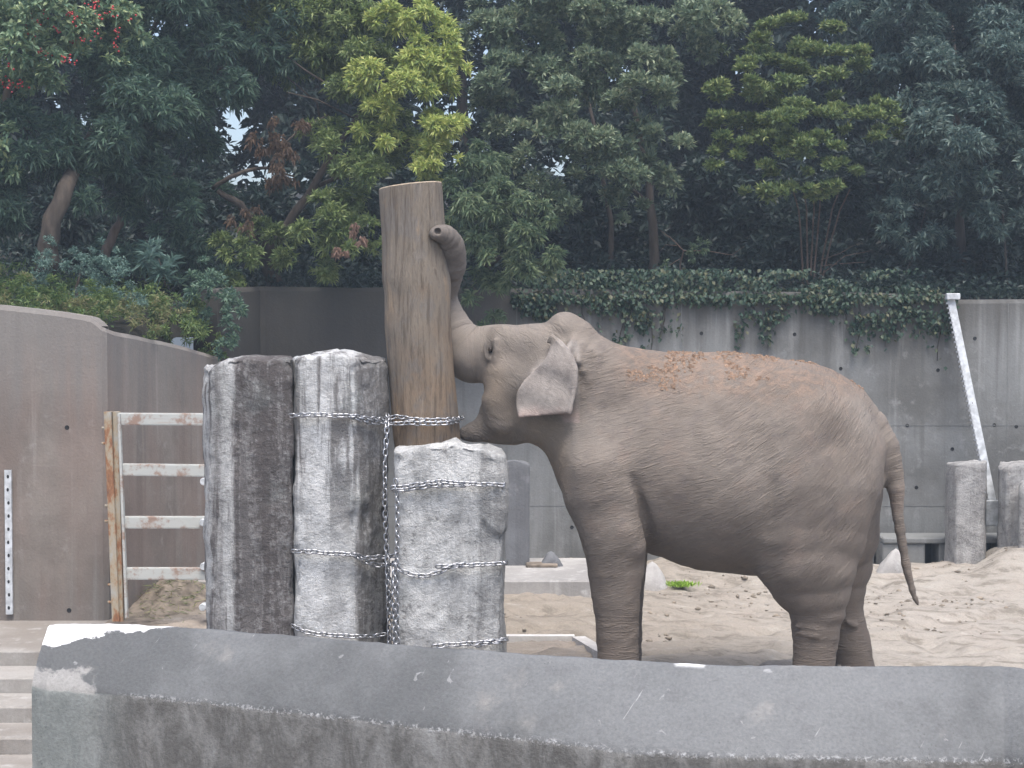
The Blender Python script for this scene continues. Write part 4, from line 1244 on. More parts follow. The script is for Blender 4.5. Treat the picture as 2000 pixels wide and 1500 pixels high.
def strip(p, q, w, z0, z1, name):
    d = Vector((q[0] - p[0], q[1] - p[1], 0)).normalized(); s_ = Vector((-d.y, d.x, 0)) * w / 2
    V = [Vector((e[0], e[1], z)) + s_ * k for z in (z0, z1) for (e, k) in ((p, -1), (q, -1), (q, 1), (p, 1))]
    MB().add([np.array(v) - np.array(kerb.location) for v in V], [(3, 2, 1, 0), (4, 5, 6, 7), (0, 1, 5, 4), (1, 2, 6, 5), (2, 3, 7, 6), (3, 0, 4, 7)]).build(name, M['slab_white'], kerb)
strip(p1, p2, 0.09, -0.1, 0.028, 'edge'); strip(p2 + np.array([0.03, -0.07, 0]), p3, 0.11, -0.1, 0.031, 'edge')
# concrete feeding trough with two openings at the right
tb0 = np.array([at(1835, 1100, 18.95)[0], 19.0, 0.0])
tr = empty('feeding_trough', tb0, 'concrete trough with dark square openings at the back wall behind the tail', 'trough')
x0, x1 = at(1722, 1080, 19)[0], at(2080, 1080, 19)[0]
zl = at(0, 1060, 19)[2]
MB().box(np.array([x0, 18.92, zl]) - tb0, np.array([x1, 19.42, zl + 0.06]) - tb0, 0.012).build('lintel', M['wall_plain'], tr)
for a_, b_ in ((1722, 1805), (1832, 1926), (1950, 2080)):
    MB().box(np.array([at(a_, 1080, 19)[0], 18.95, -0.1]) - tb0, np.array([at(b_, 1080, 19)[0], 19.40, zl - 0.003]) - tb0, 0.012).build('pier', M['wall_plain'], tr)
MB().box(np.array([x0, 19.3, -0.1]) - tb0, np.array([x1, 19.39, zl - 0.004]) - tb0).build('shade_panel', M['hole'], tr)  # near-black sheet added to paint the shade inside the openings

# clods of earth and droppings trodden into the sand
N_ = 1700
Xc = rng.uniform(-0.3, 6.0, N_); Yc = rng.uniform(12.8, 18.8, N_)
ok = fbm(np.stack([Xc * 0.9, Yc * 1.6, 0 * Xc], -1), 3, 88) > 0.05
Xc, Yc = Xc[ok], Yc[ok]
ok = (Yc < 16.5) | (Xc > 1.4)
Xc, Yc = Xc[ok], Yc[ok]
Zc = sand_z(Xc, Yc)
ico_v = np.array([(0, 0, 1), (.94, 0, .3), (0, .94, .3), (-.94, 0, .3), (0, -.94, .3), (.66, .66, -.4), (-.66, .66, -.4), (-.66, -.66, -.4), (.66, -.66, -.4), (0, 0, -1)], float)
ico_t = np.array([(0, 1, 2), (0, 2, 3), (0, 3, 4), (0, 4, 1), (1, 5, 2), (2, 6, 3), (3, 7, 4), (4, 8, 1), (1, 8, 5), (2, 5, 6), (3, 6, 7), (4, 7, 8), (5, 9, 6), (6, 9, 7), (7, 9, 8), (8, 9, 5)])
sz = (0.005 + 0.02 * rng.random((len(Xc), 1, 1)) ** 3.5) * rng.uniform(0.6, 1.5, (len(Xc), 1, 3)) * np.array([1.3, 1.3, 0.8])
V = np.column_stack([Xc, Yc, Zc + 0.003])[:, None, :] + ico_v[None] * rng.uniform(0.6, 1.25, (len(Xc), 10, 3)) * sz
Q = (ico_t[None] + (np.arange(len(Xc)) * 10)[:, None, None]).reshape(-1, 3)
M['clod'] = plain_mat('trodden_earth', (0.21, 0.178, 0.142), 0.95, 0, 0.45, 6)
tag(obj('clods', mesh_np('clods', V.reshape(-1, 3), None, Q, True), M['clod']), 'small clods of earth scattered over the sand yard', 'clods', kind='stuff')

# ------------------------------------------------------------------ foliage
GAIN = 2.05
def leaf_mat(name, cols, rough=0.5, trans=0.3, spec=0.4, clump=1.6, gain=1.0):
    n = NT(name)
    geo = n.N.new('ShaderNodeNewGeometry')
    rnd = geo.outputs['Random Per Island']
    big = n.noise(n.O, clump, 3, 0.5)
    f = n.math('ADD', n.math('MULTIPLY', rnd, 0.6), n.math('MULTIPLY', big, 0.4))
    k = len(cols)
    cols = [tuple(max(0.004, min(0.6, (lambda l: l + (v - l) * 1.12)(0.3 * c_[0] + 0.6 * c_[1] + 0.1 * c_[2]) * GAIN * gain)) for v in c_) for c_ in cols]
    c = n.ramp(f, [(0.14 + 0.72 * i / (k - 1), col) for i, col in enumerate(cols)])
    n.done(c, rough, None, 0.0, spec)
    tr = n.N.new('ShaderNodeBsdfTranslucent'); n.L.new(c, tr.inputs[0])
    mx = n.N.new('ShaderNodeMixShader'); mx.inputs[0].default_value = trans
    n.L.new(n.b.outputs[0], mx.inputs[1]); n.L.new(tr.outputs[0], mx.inputs[2]); n.L.new(mx.outputs[0], n.out.inputs[0])
    return n.m


LM = {
    'dark_long': leaf_mat('dark_long_leaves', [(0.022, 0.042, 0.036), (0.036, 0.062, 0.048), (0.055, 0.088, 0.062), (0.085, 0.12, 0.082)]),
    'holly': leaf_mat('berry_tree_leaves', [(0.045, 0.075, 0.05), (0.075, 0.115, 0.075), (0.12, 0.16, 0.10), (0.19, 0.21, 0.11)]),
    'yellow': leaf_mat('yellow_green_leaves', [(0.075, 0.11, 0.045), (0.145, 0.18, 0.065), (0.225, 0.25, 0.09), (0.31, 0.32, 0.13)], trans=0.3),
    'mid': leaf_mat('mid_green_leaves', [(0.035, 0.055, 0.026), (0.06, 0.085, 0.034), (0.095, 0.12, 0.048), (0.145, 0.165, 0.075)]),
    'brown': leaf_mat('dead_brown_leaves', [(0.05, 0.035, 0.025), (0.09, 0.06, 0.042), (0.15, 0.105, 0.07)], trans=0.1, gain=0.6),
    'pink': leaf_mat('dry_pink_leaves', [(0.14, 0.09, 0.07), (0.26, 0.18, 0.14)], trans=0.1, gain=0.6),
    'lime': leaf_mat('lime_bush_leaves', [(0.028, 0.046, 0.03), (0.046, 0.07, 0.042), (0.075, 0.10, 0.058), (0.125, 0.145, 0.085)]),
    'grey': leaf_mat('grey_green_leaves', [(0.04, 0.062, 0.045), (0.065, 0.09, 0.06), (0.105, 0.13, 0.085), (0.17, 0.18, 0.12)]),
    'pad': leaf_mat('layered_leaves', [(0.03, 0.05, 0.025), (0.055, 0.08, 0.034), (0.09, 0.115, 0.045), (0.145, 0.155, 0.065)]),
    'blue': leaf_mat('blue_green_leaves', [(0.02, 0.036, 0.036), (0.034, 0.056, 0.052), (0.058, 0.082, 0.072), (0.095, 0.115, 0.095)]),
    'back': leaf_mat('far_dark_leaves', [(0.014, 0.026, 0.024), (0.024, 0.04, 0.035), (0.04, 0.058, 0.048)], gain=0.55),
    'glauc': leaf_mat('glaucous_leaves', [(0.035, 0.06, 0.055), (0.06, 0.095, 0.082), (0.10, 0.145, 0.12)]),
    'herb': leaf_mat('ochre_herb_leaves', [(0.045, 0.065, 0.03), (0.075, 0.09, 0.04), (0.115, 0.115, 0.06), (0.19, 0.17, 0.105)]),
    'green_herb': leaf_mat('green_herb_leaves', [(0.03, 0.055, 0.025), (0.06, 0.09, 0.035), (0.11, 0.13, 0.05)]),
    'ivy': leaf_mat('ivy_leaves', [(0.012, 0.026, 0.020), (0.02, 0.038, 0.027), (0.034, 0.055, 0.035), (0.075, 0.07, 0.04)], clump=4, gain=0.85),
    'grass': leaf_mat('fresh_grass', [(0.10, 0.16, 0.03), (0.18, 0.26, 0.06)]),
}
UP = np.array([0, 0, 1.0])


def leaves(P, D, L, Wd, droop=0.15, fold=0.12):
    """one folded leaf per row: base point, axis, sizes"""
    P = np.asarray(P, float); D = unit(np.asarray(D, float)); N_ = len(P)
    ref = unit(rng.normal(size=(N_, 3)) * 0.6 + UP)
    S_ = unit(np.cross(D, ref)); Nn = np.cross(S_, D)
    L = np.broadcast_to(np.asarray(L, float), (N_,))[:, None] * rng.uniform(0.7, 1.2, (N_, 1)); Wd = np.broadcast_to(np.asarray(Wd, float), (N_,))[:, None] * rng.uniform(0.8, 1.2, (N_, 1))
    tip = P + D * L - UP * (droop * L)
    mid_ = P + D * L * 0.48
    V = np.stack([P, mid_ + S_ * Wd / 2 + Nn * Wd * fold, tip, mid_ - S_ * Wd / 2 + Nn * Wd * fold], 1).reshape(-1, 3)
    b = np.arange(N_)[:, None] * 4
    T = np.concatenate([b + np.array([0, 1, 2]), b + np.array([0, 2, 3])])
    return V, T


def rosettes(C, A, m, L, Wd, lo_=35, hi_=80, droop=0.15):
    """m leaves fanned round each shoot tip C with axis A"""
    N_ = len(C); A = unit(A)
    p1 = unit(np.cross(A, unit(rng.normal(size=(N_, 3))))); p2 = np.cross(A, p1)
    th = rng.uniform(0, 2 * np.pi, (N_, m)); ph = np.radians(rng.uniform(lo_, hi_, (N_, m)))
    D = A[:, None] * np.cos(ph)[..., None] + (p1[:, None] * np.cos(th)[..., None] + p2[:, None] * np.sin(th)[..., None]) * np.sin(ph)[..., None]
    B = np.repeat(C[:, None], m, 1) - A[:, None] * rng.uniform(0, 0.06, (N_, m, 1))
    return leaves(B.reshape(-1, 3), D.reshape(-1, 3), L, Wd, droop)


def lobe_leaves(px, py, rpx, Y, leaf, dens=1.0, squash=1.0, lift=0.45):
    c0 = at(px, py, Y); Rr_ = rpx * Y / FPX
    L, Wd, m = leaf
    nsub = max(5, int(13 * (Rr_ / 0.6) ** 1.6))
    dd = unit(rng.normal(size=(nsub, 3)) + np.array([0, -0.35, 0.15]))
    rad_ = Rr_ * (0.55 + 0.5 * rng.random((nsub, 1)) ** 0.6)
    sc = c0 + dd * rad_ * np.array([1, 1, squash])
    sr = Rr_ * rng.uniform(0.27, 0.46, nsub)
    C, A = [], []
    for s0, r0, d0 in zip(sc, sr, dd):
        nro = max(6, int(dens * 1650 * r0 * r0 * (0.0022 / (L * Wd)) ** 0.8 / max(m, 1) * 7))
        d = unit(unit(rng.normal(size=(nro, 3))) + 0.55 * d0 + lift * UP)
        C.append(s0 + d * r0 * rng.uniform(0.35, 1.0, (nro, 1)) ** 0.7 * np.array([1.15, 1.15, max(0.45, squash)]))
        A.append(unit(d + 0.3 * UP + 0.25 * rng.normal(size=(nro, 3))))
    return np.vstack(C), np.vstack(A)


def tree(name, lab, base, limbs, crowns, leaf, bark, cat='tree', group=None, dens=1.0, squash=1.0, lift=0.45, droop=0.15, spread=(35, 80)):
    """limbs: [(points (px, py, Y, radius m))]; first one is the trunk; crowns: [(part name, material, lobes)]"""
    root = empty(name, base, lab, cat, group)
    for i, lim in enumerate(limbs):
        pts = [Vector(at(a_, b_, c_)) - Vector(base) for (a_, b_, c_, r_) in lim]
        # subdivide with a little wander
        out, rr_ = [], []
        for k in range(len(pts) - 1):
            for f in (0, 0.33, 0.66):
                out.append(pts[k].lerp(pts[k + 1], f) + Vector(rng.normal(size=3)) * lim[k][3] * 0.25); rr_.append(lim[k][3] * (1 - f) + lim[k + 1][3] * f)
        out.append(pts[-1]); rr_.append(lim[-1][3])
        MB().tube(out, rr_, 7).build('trunk' if i == 0 else 'branch', bark, root, smooth=True)
    for cr_ in crowns:
        pn, mk, lobes = cr_[:3]; lf = cr_[3] if len(cr_) > 3 else leaf
        Vs, Ts, off = [], [], 0
        for lb_ in lobes:
            px, py, rpx, Y = lb_[:4]; dn = lb_[4] if len(lb_) > 4 else 1.0
            C, A = lobe_leaves(px, py, rpx, Y, lf, dens * dn, squash, lift)
            V, T = rosettes(C, A, lf[2], lf[0], lf[1], spread[0], spread[1], droop if lf is leaf else 0.8)
            Vs.append(V); Ts.append(T + off); off += len(V)
        me = mesh_np(pn, np.vstack(Vs) - np.array(base), None, np.vstack(Ts), False)
        obj(pn, me, LM[mk], root)
    return root


def hb(px, Y): X = (px - 1000) / FPX * Y; return np.array([X, Y, float(hill_z(np.array([X]), np.array([Y]))[0]) - 0.05])
def bb(px, Y): X = (px - 1000) / FPX * Y; return np.array([X, Y, float(bank_z(np.array([X]), np.array([Y]))[0]) - 0.05])


BK, BR = M['bark'], M['bark_red']
# far trees closing the view
FG = 'trees far up the slope'
far_labels = ['dark tree far behind the berry tree at the upper left', 'dark tree far behind the bare branches at left', 'dark tree far behind the yellow green crown', 'dark tree far up the slope behind the gap right of the yellow crown', 'dark tree far up the slope behind the grey green crown', 'dark tree far up the slope behind the layered tree', 'dark tree far up the slope left of the rightmost crown', 'dark tree far up the slope behind the rightmost crown', 'dark tree far up the slope beyond the left edge of the picture', 'dark tree far up the slope beyond the right edge of the picture', 'dark tree far left on the slope beyond the berry tree']
for i, px in enumerate((40, 330, 620, 900, 1180, 1430, 1700, 1960, -210, 2220, -470)):
    Y = 26.0 + (i % 3) * 1.2
    lobes = []
    for k in range(9):
        lobes.append((px + rng.uniform(-150, 150), 20 + k * 47 + rng.uniform(-30, 30), rng.uniform(95, 130), Y + rng.uniform(-.6, .8), 0.8))
    lobes += [(px - 70, -70, 130, Y, .7), (px + 80, -60, 130, Y, .7)]
    tree('background_tree', far_labels[i], hb(px, Y), [[(px, 470, Y, 0.16), (px + 10, 300, Y, 0.11), (px - 5, 60, Y, 0.05)]], [('crown', 'back', lobes)], (0.19, 0.075, 6), BK, 'tree', FG, 0.2 if i in (1, 3) else 0.45)

tree('berry_tree', 'tree hung with red berries at the upper left corner', bb(-40, 18.6),
     [[(-40, 560, 18.6, 0.12), (-30, 350, 18.6, 0.09), (20, 180, 18.6, 0.05), (60, 60, 18.6, 0.02)], [(20, 180, 18.6, .03), (100, 120, 18.5, .02), (180, 60, 18.6, .01)]],
     [('crown', 'holly', [(50, 50, 100, 18.2), (150, 60, 85, 18.3), (215, 40, 55, 18.4), (10, 190, 80, 18.1), (110, 150, 70, 18.2), (205, 130, 40, 18.3), (-60, 100, 120, 18.4), (20, 290, 50, 18.2), (60, -60, 110, 18.5), (180, -40, 90, 18.6)])],
     (0.085, 0.034, 7), BK, dens=1.1)
berry_tree = bpy.data.objects['berry_tree']
# red berry clusters
Vb, Qb, off = [], [], 0
ico = np.array([(0, 0, 1), (.94, 0, .3), (0, .94, .3), (-.94, 0, .3), (0, -.94, .3), (.66, .66, -.4), (-.66, .66, -.4), (-.66, -.66, -.4), (.66, -.66, -.4), (0, 0, -1)], float)
icf = np.array([(0, 1, 2), (0, 2, 3), (0, 3, 4), (0, 4, 1), (1, 5, 2), (2, 6, 3), (3, 7, 4), (4, 8, 1), (1, 8, 5), (2, 5, 6), (3, 6, 7), (4, 7, 8), (5, 9, 6), (6, 9, 7), (7, 9, 8), (8, 9, 5)])
for (px, py) in ((185, 8), (170, 15), (48, 48), (76, 46), (148, 38), (135, 26), (30, 120), (75, 98), (90, 102), (95, 105), (215, 30), (240, 35), (190, 60), (230, 90), (125, 115), (50, 52), (66, 70), (20, 130), (5, 150), (45, 168), (22, 162), (195, 30), (150, 115), (228, 60), (95, 18), (110, 60), (60, 30), (25, 118), (165, 75), (140, 70)):
    c0 = at(px + rng.normal() * 4, py + rng.normal() * 4, 17.78 + rng.uniform(-.12, .25))
    for k in range(int(rng.integers(4, 11))):
        p = c0 + rng.normal(size=3) * 0.03
        Vb.append(p + ico * rng.uniform(0.009, 0.014)); Qb.append(icf + off); off += len(ico)
bb0 = np.array(berry_tree.location)
M['berry'] = plain_mat('red_berry', (0.42, 0.045, 0.05), 0.4, 0, 0.3, 20)
tag(obj('berries', mesh_np('berries', np.vstack(Vb) - bb0, None, np.vstack(Qb)), M['berry'], berry_tree), kind='stuff')

tree('long_leaved_tree', 'large dark tree with long narrow leaves and leaning trunk at left', bb(88, 18.1),
     [[(88, 540, 18.1, 0.115), (102, 460, 18.1, 0.105), (126, 370, 18.2, 0.09), (180, 270, 19.2, 0.07), (260, 130, 19.6, 0.04), (330, 0, 19.8, .02)],
      [(140, 350, 19, .05), (60, 300, 18.8, .03), (-10, 330, 18.8, .015)], [(200, 230, 19.3, .045), (330, 210, 19.6, .03), (450, 120, 20, .012)]],
     [('crown', 'dark_long', [(310, 60, 115, 19.3), (420, 120, 95, 19.6), (240, 230, 110, 18.9), (70, 300, 90, 18.7), (200, 370, 70, 18.8), (330, 300, 90, 19.4), (390, 410, 70, 19.6), (300, 440, 70, 19.4), (-10, 350, 90, 18.7), (520, 50, 95, 19.9), (300, 150, 100, 19.2), (170, 300, 80, 18.8), (410, -40, 110, 19.8), (250, 480, 60, 19.6)])],
     (0.115, 0.02, 9), BK, dens=1.3, lift=0.3, droop=0.2)
tree('reddish_trunk_tree', 'slender tree with a slanting reddish trunk behind the blue green shrub', bb(215, 19.4),
     [[(205, 500, 19.4, 0.06), (222, 450, 19.4, 0.052), (250, 405, 19.5, 0.045), (285, 380, 19.6, 0.03), (340, 340, 19.8, .015)]],
     [('crown', 'dark_long', [(330, 480, 65, 19.8), (420, 520, 60, 19.9), (400, 580, 50, 19.6, .8), (350, 560, 55, 19.7)])], (0.12, 0.02, 9), BR, dens=1.0)

tree('yellow_green_tree', 'broad tree with a bright yellow green crown above the post', hb(560, 20.2),
     [[(545, 600, 20.2, 0.11), (520, 490, 20.0, 0.085), (500, 450, 19.7, 0.06), (470, 400, 19.5, 0.045), (425, 372, 19.4, 0.03)],
      [(415, 368, 19.4, .026), (450, 345, 19.3, .026), (490, 332, 19.3, .022), (525, 326, 19.3, .018), (575, 345, 19.3, .010)],
      [(525, 326, 19.3, .02), (545, 290, 19.3, .014), (590, 250, 19.4, .010), (640, 225, 19.4, .008)],
      [(525, 500, 20.0, .06), (600, 380, 20.0, .05), (680, 250, 19.9, .035), (760, 150, 19.6, .018)],
      [(620, 360, 20.0, .03), (720, 330, 19.6, .02), (800, 270, 19.3, .01)],
      [(640, 320, 20.0, .02), (620, 200, 19.7, .012), (560, 150, 19.6, .008)],
      [(560, 110, 19.5, .008), (600, 140, 19.4, .012), (680, 190, 19.5, .015)], [(560, 180, 19.4, .006), (620, 195, 19.4, .009), (690, 230, 19.5, .012)]],
     [('crown', 'mid', [(690, 110, 85, 19.5), (640, 60, 90, 19.8), (720, 220, 80, 19.5), (690, 320, 75, 19.3), (740, 370, 65, 19.1), (660, 440, 70, 19.1), (590, 490, 65, 19.2), (700, 480, 55, 19.0), (520, 470, 55, 19.4), (470, 510, 60, 19.5), (560, 60, 95, 20.0), (640, 270, 60, 19.7, .6), (760, 470, 40, 19.1), (700, -30, 90, 19.8), (450, 580, 40, 19.3, .7)]),
      ('yellow_growth', 'yellow', [(795, 80, 75, 19.1, 1.5), (845, 135, 62, 18.95, 1.5), (865, 195, 50, 18.9, 1.5), (770, 150, 70, 19.0, 1.2), (820, 205, 68, 18.9, 1.5), (852, 265, 50, 18.9, 1.5), (795, 285, 58, 18.9, 1.2), (755, 70, 55, 19.1, 1.2), (866, 325, 40, 18.95, 1.3), (740, 240, 45, 19.0, .7), (825, 330, 45, 18.9, 1.2), (880, 130, 34, 18.95, 1.4), (805, 40, 45, 19.1, 1.4)]),
      ('dead_leaves', 'brown', [(555, 262, 42, 19.0, .5), (520, 290, 40, 19.1, .4), (540, 330, 42, 19.2, .45), (560, 390, 40, 19.3, .35), (490, 430, 36, 19.2, .25)], (0.06, 0.02, 5)),
      ('dry_leaves', 'pink', [(692, 448, 9, 18.3, .5), (707, 470, 6, 18.3, .5), (664, 492, 11, 18.3, .5)], (0.05, 0.022, 4))],
     (0.088, 0.021, 8), BK, dens=1.25, lift=0.4)
tree('lime_bush', 'rounded lime green bush overhanging the wall right of the post', hb(960, 20.4),
     [[(960, 600, 20.3, 0.06), (950, 500, 19.8, 0.045), (970, 400, 19.3, 0.02)], [(955, 520, 19.9, .03), (1010, 480, 19.2, .012)]],
     [('crown', 'lime', [(950, 380, 75, 18.9), (1000, 430, 70, 18.7), (1040, 490, 48, 18.6), (930, 460, 65, 18.9), (990, 530, 55, 18.7), (930, 330, 60, 19.1), (900, 540, 50, 19.1), (1055, 420, 35, 18.7), (1030, 545, 40, 18.7), (960, 590, 45, 19.0, .7), (900, 400, 60, 19.0)])],
     (0.095, 0.019, 9), BK, dens=1.4, lift=0.2, droop=0.3)
tree('grey_green_tree', 'big grey green tree with upright leaf clumps in the centre', hb(1275, 21.6),
     [[(1278, 575, 21.6, 0.075), (1275, 480, 21.6, 0.065), (1265, 350, 21.8, 0.05), (1220, 150, 21.9, .03)], [(1270, 400, 21.7, .03), (1130, 280, 21.6, .015)], [(1190, 580, 22, .04), (1195, 430, 22, .035), (1150, 200, 22, .02)]],
     [('crown', 'grey', [(1230, 110, 90, 20.30), (1110, 110, 90, 20.60), (1030, 190, 85, 20.40), (1250, 230, 80, 20.10), (1140, 250, 85, 20.00), (1050, 290, 75, 20.10), (1180, 340, 70, 20.00), (1290, 310, 60, 20.10), (1150, 20, 105, 20.80), (1290, 30, 85, 20.70), (1000, 80, 80, 20.90), (1100, 380, 55, 20.10), (1300, 170, 55, 20.20), (975, 230, 50, 20.90), (1400, 40, 70, 21.00), (960, 30, 80, 21.10), (1220, 420, 45, 20.40)])],
     (0.085, 0.028, 8), BK, dens=1.6, lift=0.75, droop=0.05, spread=(25, 75))
stems = []
for (x0, x1) in ((1570, 1560), (1578, 1575), (1582, 1590), (1588, 1600), (1596, 1625), (1600, 1640)):
    stems.append([(x0, 575, 20.9, 0.014), ((x0 * .6 + x1 * .4), 500, 20.9, 0.012), (x1, 410, 20.6, 0.010), (x1 + (x1 - 1590) * .4, 370, 20.3, .006)])
stems += [[(1600, 540, 20.9, .006), (1650, 500, 20.8, .005), (1700, 490, 20.8, .003)], [(1600, 520, 20.9, .006), (1640, 515, 20.8, .005), (1690, 512, 20.8, .003)], [(1598, 510, 20.9, .005), (1640, 495, 20.8, .004), (1670, 478, 20.8, .002)]]
tree('layered_tree', 'many stemmed tree with flat yellow green tiers right of centre', hb(1588, 20.9), stems,
     [('crown', 'pad', [(1560, 70, 75, 20.70), (1480, 160, 85, 20.40), (1610, 130, 70, 20.50), (1670, 110, 45, 20.40), (1660, 210, 55, 20.30), (1410, 250, 55, 20.20), (1530, 240, 90, 20.10), (1430, 170, 50, 20.30), (1410, 310, 45, 20.00), (1500, 300, 60, 19.90), (1580, 300, 65, 19.90), (1700, 240, 50, 20.20), (1740, 210, 38, 20.30), (1500, 370, 45, 19.90), (1590, 370, 48, 19.90), (1640, 330, 42, 19.90), (1540, 350, 45, 19.90), (1440, 80, 60, 20.80), (1715, 270, 40, 20.20)])],
     (0.075, 0.024, 8), BR, dens=1.6, squash=0.5, lift=0.9, droop=0.0, spread=(30, 80))
tree('blue_green_tree', 'tall dense blue green tree filling the upper right corner', hb(1870, 21.8),
     [[(1880, 580, 21.8, 0.07), (1875, 450, 21.8, 0.06), (1870, 250, 21.9, .045), (1860, 50, 22, .02)], [(1750, 570, 21.2, .014), (1775, 520, 21.2, .012), (1792, 470, 21.3, .008), (1810, 400, 21.4, .006)], [(1968, 585, 21, .02), (1966, 540, 21, .016), (1960, 430, 21.2, .01)]],
     [('crown', 'blue', [(1850, 70, 105, 20.80), (1940, 170, 100, 20.50), (1780, 160, 85, 20.70), (1860, 270, 95, 20.30), (1960, 350, 90, 20.20), (1800, 350, 70, 20.40), (1880, 420, 70, 20.20), (1760, 50, 90, 21.20), (2050, 80, 120, 20.80), (2040, 280, 100, 20.40), (1740, 420, 40, 20.20, .8), (1780, 270, 65, 20.50), (1960, 30, 100, 21.00), (1990, 460, 60, 20.20), (1700, 40, 70, 21.40), (1780, 460, 35, 20.20)])],
     (0.095, 0.026, 8), BK, dens=1.35, lift=0.4)
# leaning lichen covered branch in the shade
tree('bare_shrub', 'sparse pale twiggy shrub in the shade above the ivy', hb(1325, 20.7),
     [[(1330, 570, 20.7, .014), (1328, 520, 20.6, .011), (1335, 490, 20.5, .009), (1310, 465, 20.5, .006), (1290, 450, 20.5, .003)], [(1335, 490, 20.5, .008), (1380, 490, 20.5, .006), (1430, 498, 20.5, .004), (1455, 480, 20.5, .002)], [(1322, 480, 20.5, .005), (1300, 478, 20.5, .003), (1290, 490, 20.5, .002)], [(1328, 505, 20.6, .005), (1305, 520, 20.5, .003)], [(1430, 498, 20.5, .003), (1450, 510, 20.5, .002)]],
     [('crown', 'lime', [(1375, 487, 22, 20.4, .5), (1350, 495, 16, 20.4, .4), (1310, 525, 16, 20.4, .4)])], (0.05, 0.018, 6), M['bark_red'], 'shrub')

# understory in the shade behind
und = ['dark understory shrub behind the left bank plants', 'dark understory shrub behind the bare branches at left', 'dark understory shrub behind the post', 'dark understory shrub behind the lime green bush', 'dark understory shrub in the shade left of the twiggy shrub', 'dark understory shrub directly behind the twiggy shrub', 'dark understory shrub behind the thin reddish stems', 'dark understory shrub in the shade right of the reddish stems', 'dark understory shrub in the shade at the right edge']
for i, px in enumerate((150, 400, 640, 900, 1130, 1350, 1560, 1760, 1960)):
    Y = 22.6 + (i % 2) * 0.5
    lobes = [(px + rng.uniform(-90, 90), 405 + 26 * k + rng.uniform(-15, 15), rng.uniform(75, 100), Y + rng.uniform(-.4, .4)) for k in range(6)]
    lobes += [(px - 70, 545, 60, Y - 0.9), (px + 60, 540, 60, Y - 0.9), (px, 520, 70, Y - .7)]
    tree('understory_shrub', und[i], hb(px, Y), [[(px, 540, Y, 0.03), (px + 5, 480, Y, 0.02), (px - 4, 400, Y, 0.008)]], [('crown', 'back', lobes)], (0.14, 0.055, 6), BK, 'shrub', 'understory shrubs in the shade', 0.7)

# shrubs and herbs on the left bank
tree('glaucous_shrub', 'low blue green shrub on the bank above the left wall', bb(150, 16.9),
     [[(150, 600, 16.9, .02), (150, 560, 16.9, .015), (160, 520, 16.9, .006)]],
     [('crown', 'glauc', [(110, 520, 45, 16.8), (170, 515, 45, 16.7), (220, 545, 42, 16.5), (150, 555, 45, 16.5), (60, 535, 40, 16.8), (250, 580, 30, 16.4), (200, 500, 30, 16.8), (100, 490, 26, 16.9), (180, 545, 45, 16.4), (235, 560, 36, 16.4), (270, 600, 26, 16.3)])], (0.04, 0.011, 8), BK, 'shrub', dens=0.55, lift=0.7)
tree('dry_herbs', 'patch of ochre dry herbs along the top of the left wall', bb(120, 15.9),
     [[(120, 640, 15.9, .01), (130, 600, 15.9, .006), (135, 570, 15.9, .003)]],
     [('crown', 'herb', [(30, 575, 38, 15.75, .6), (90, 590, 36, 15.75, .7), (150, 595, 36, 15.8, .7), (200, 610, 34, 15.85, .7), (245, 620, 32, 15.9, .7), (20, 545, 40, 15.9, .5), (290, 625, 28, 16.2, .6)]), ('green_leaves', 'green_herb', [(10, 550, 40, 15.9), (60, 575, 38, 15.85), (120, 575, 36, 15.9), (180, 590, 34, 16.0), (-40, 560, 40, 15.9)])], (0.06, 0.009, 6), BK, 'herbs', dens=0.6, lift=0.7, droop=0.25)
tree('hanging_shrub', 'olive green shrub spilling over the receding left wall', bb(330, 17.2),
     [[(330, 680, 17.2, .02), (330, 630, 17.1, .012), (335, 600, 17, .006)]],
     [('crown', 'green_herb', [(290, 610, 40, 16.9), (340, 625, 42, 17.2), (375, 640, 32, 17.6), (320, 585, 35, 17.2), (400, 655, 30, 17.7), (350, 655, 26, 17.3), (420, 680, 20, 17.75), (380, 610, 36, 17.9), (300, 640, 24, 16.5)]), ('dry_leaves', 'herb', [(300, 600, 38, 16.8, .4), (340, 610, 38, 17, .35), (265, 600, 30, 16.6, .5)])], (0.06, 0.016, 7), BK, 'shrub', dens=0.8, lift=0.5)
tree('dark_shrub', 'dark shrub hanging at the corner where the left and back walls meet', bb(410, 19.3),
     [[(400, 700, 19.3, .02), (405, 640, 19.2, .012), (410, 600, 19.2, .006)]],
     [('crown', 'dark_long', [(405, 600, 44, 17.7), (430, 640, 34, 17.6), (438, 685, 22, 17.55), (390, 580, 44, 18.0), (440, 600, 36, 17.8), (450, 570, 36, 18.2), (410, 545, 40, 18.4)])], (0.07, 0.02, 7), BK, 'shrub', dens=0.9)
tree('broad_leaved_plant', 'upright plant with long pale leaves behind the blue green shrub', bb(320, 17.8),
     [[(325, 560, 17.8, .012), (318, 530, 17.8, .009), (310, 505, 17.8, .004)]],
     [('crown', 'glauc', [(305, 500, 28, 17.7, .35), (330, 525, 26, 17.7, .35)])], (0.15, 0.028, 5), BK, 'plant', dens=0.6, lift=1.0)

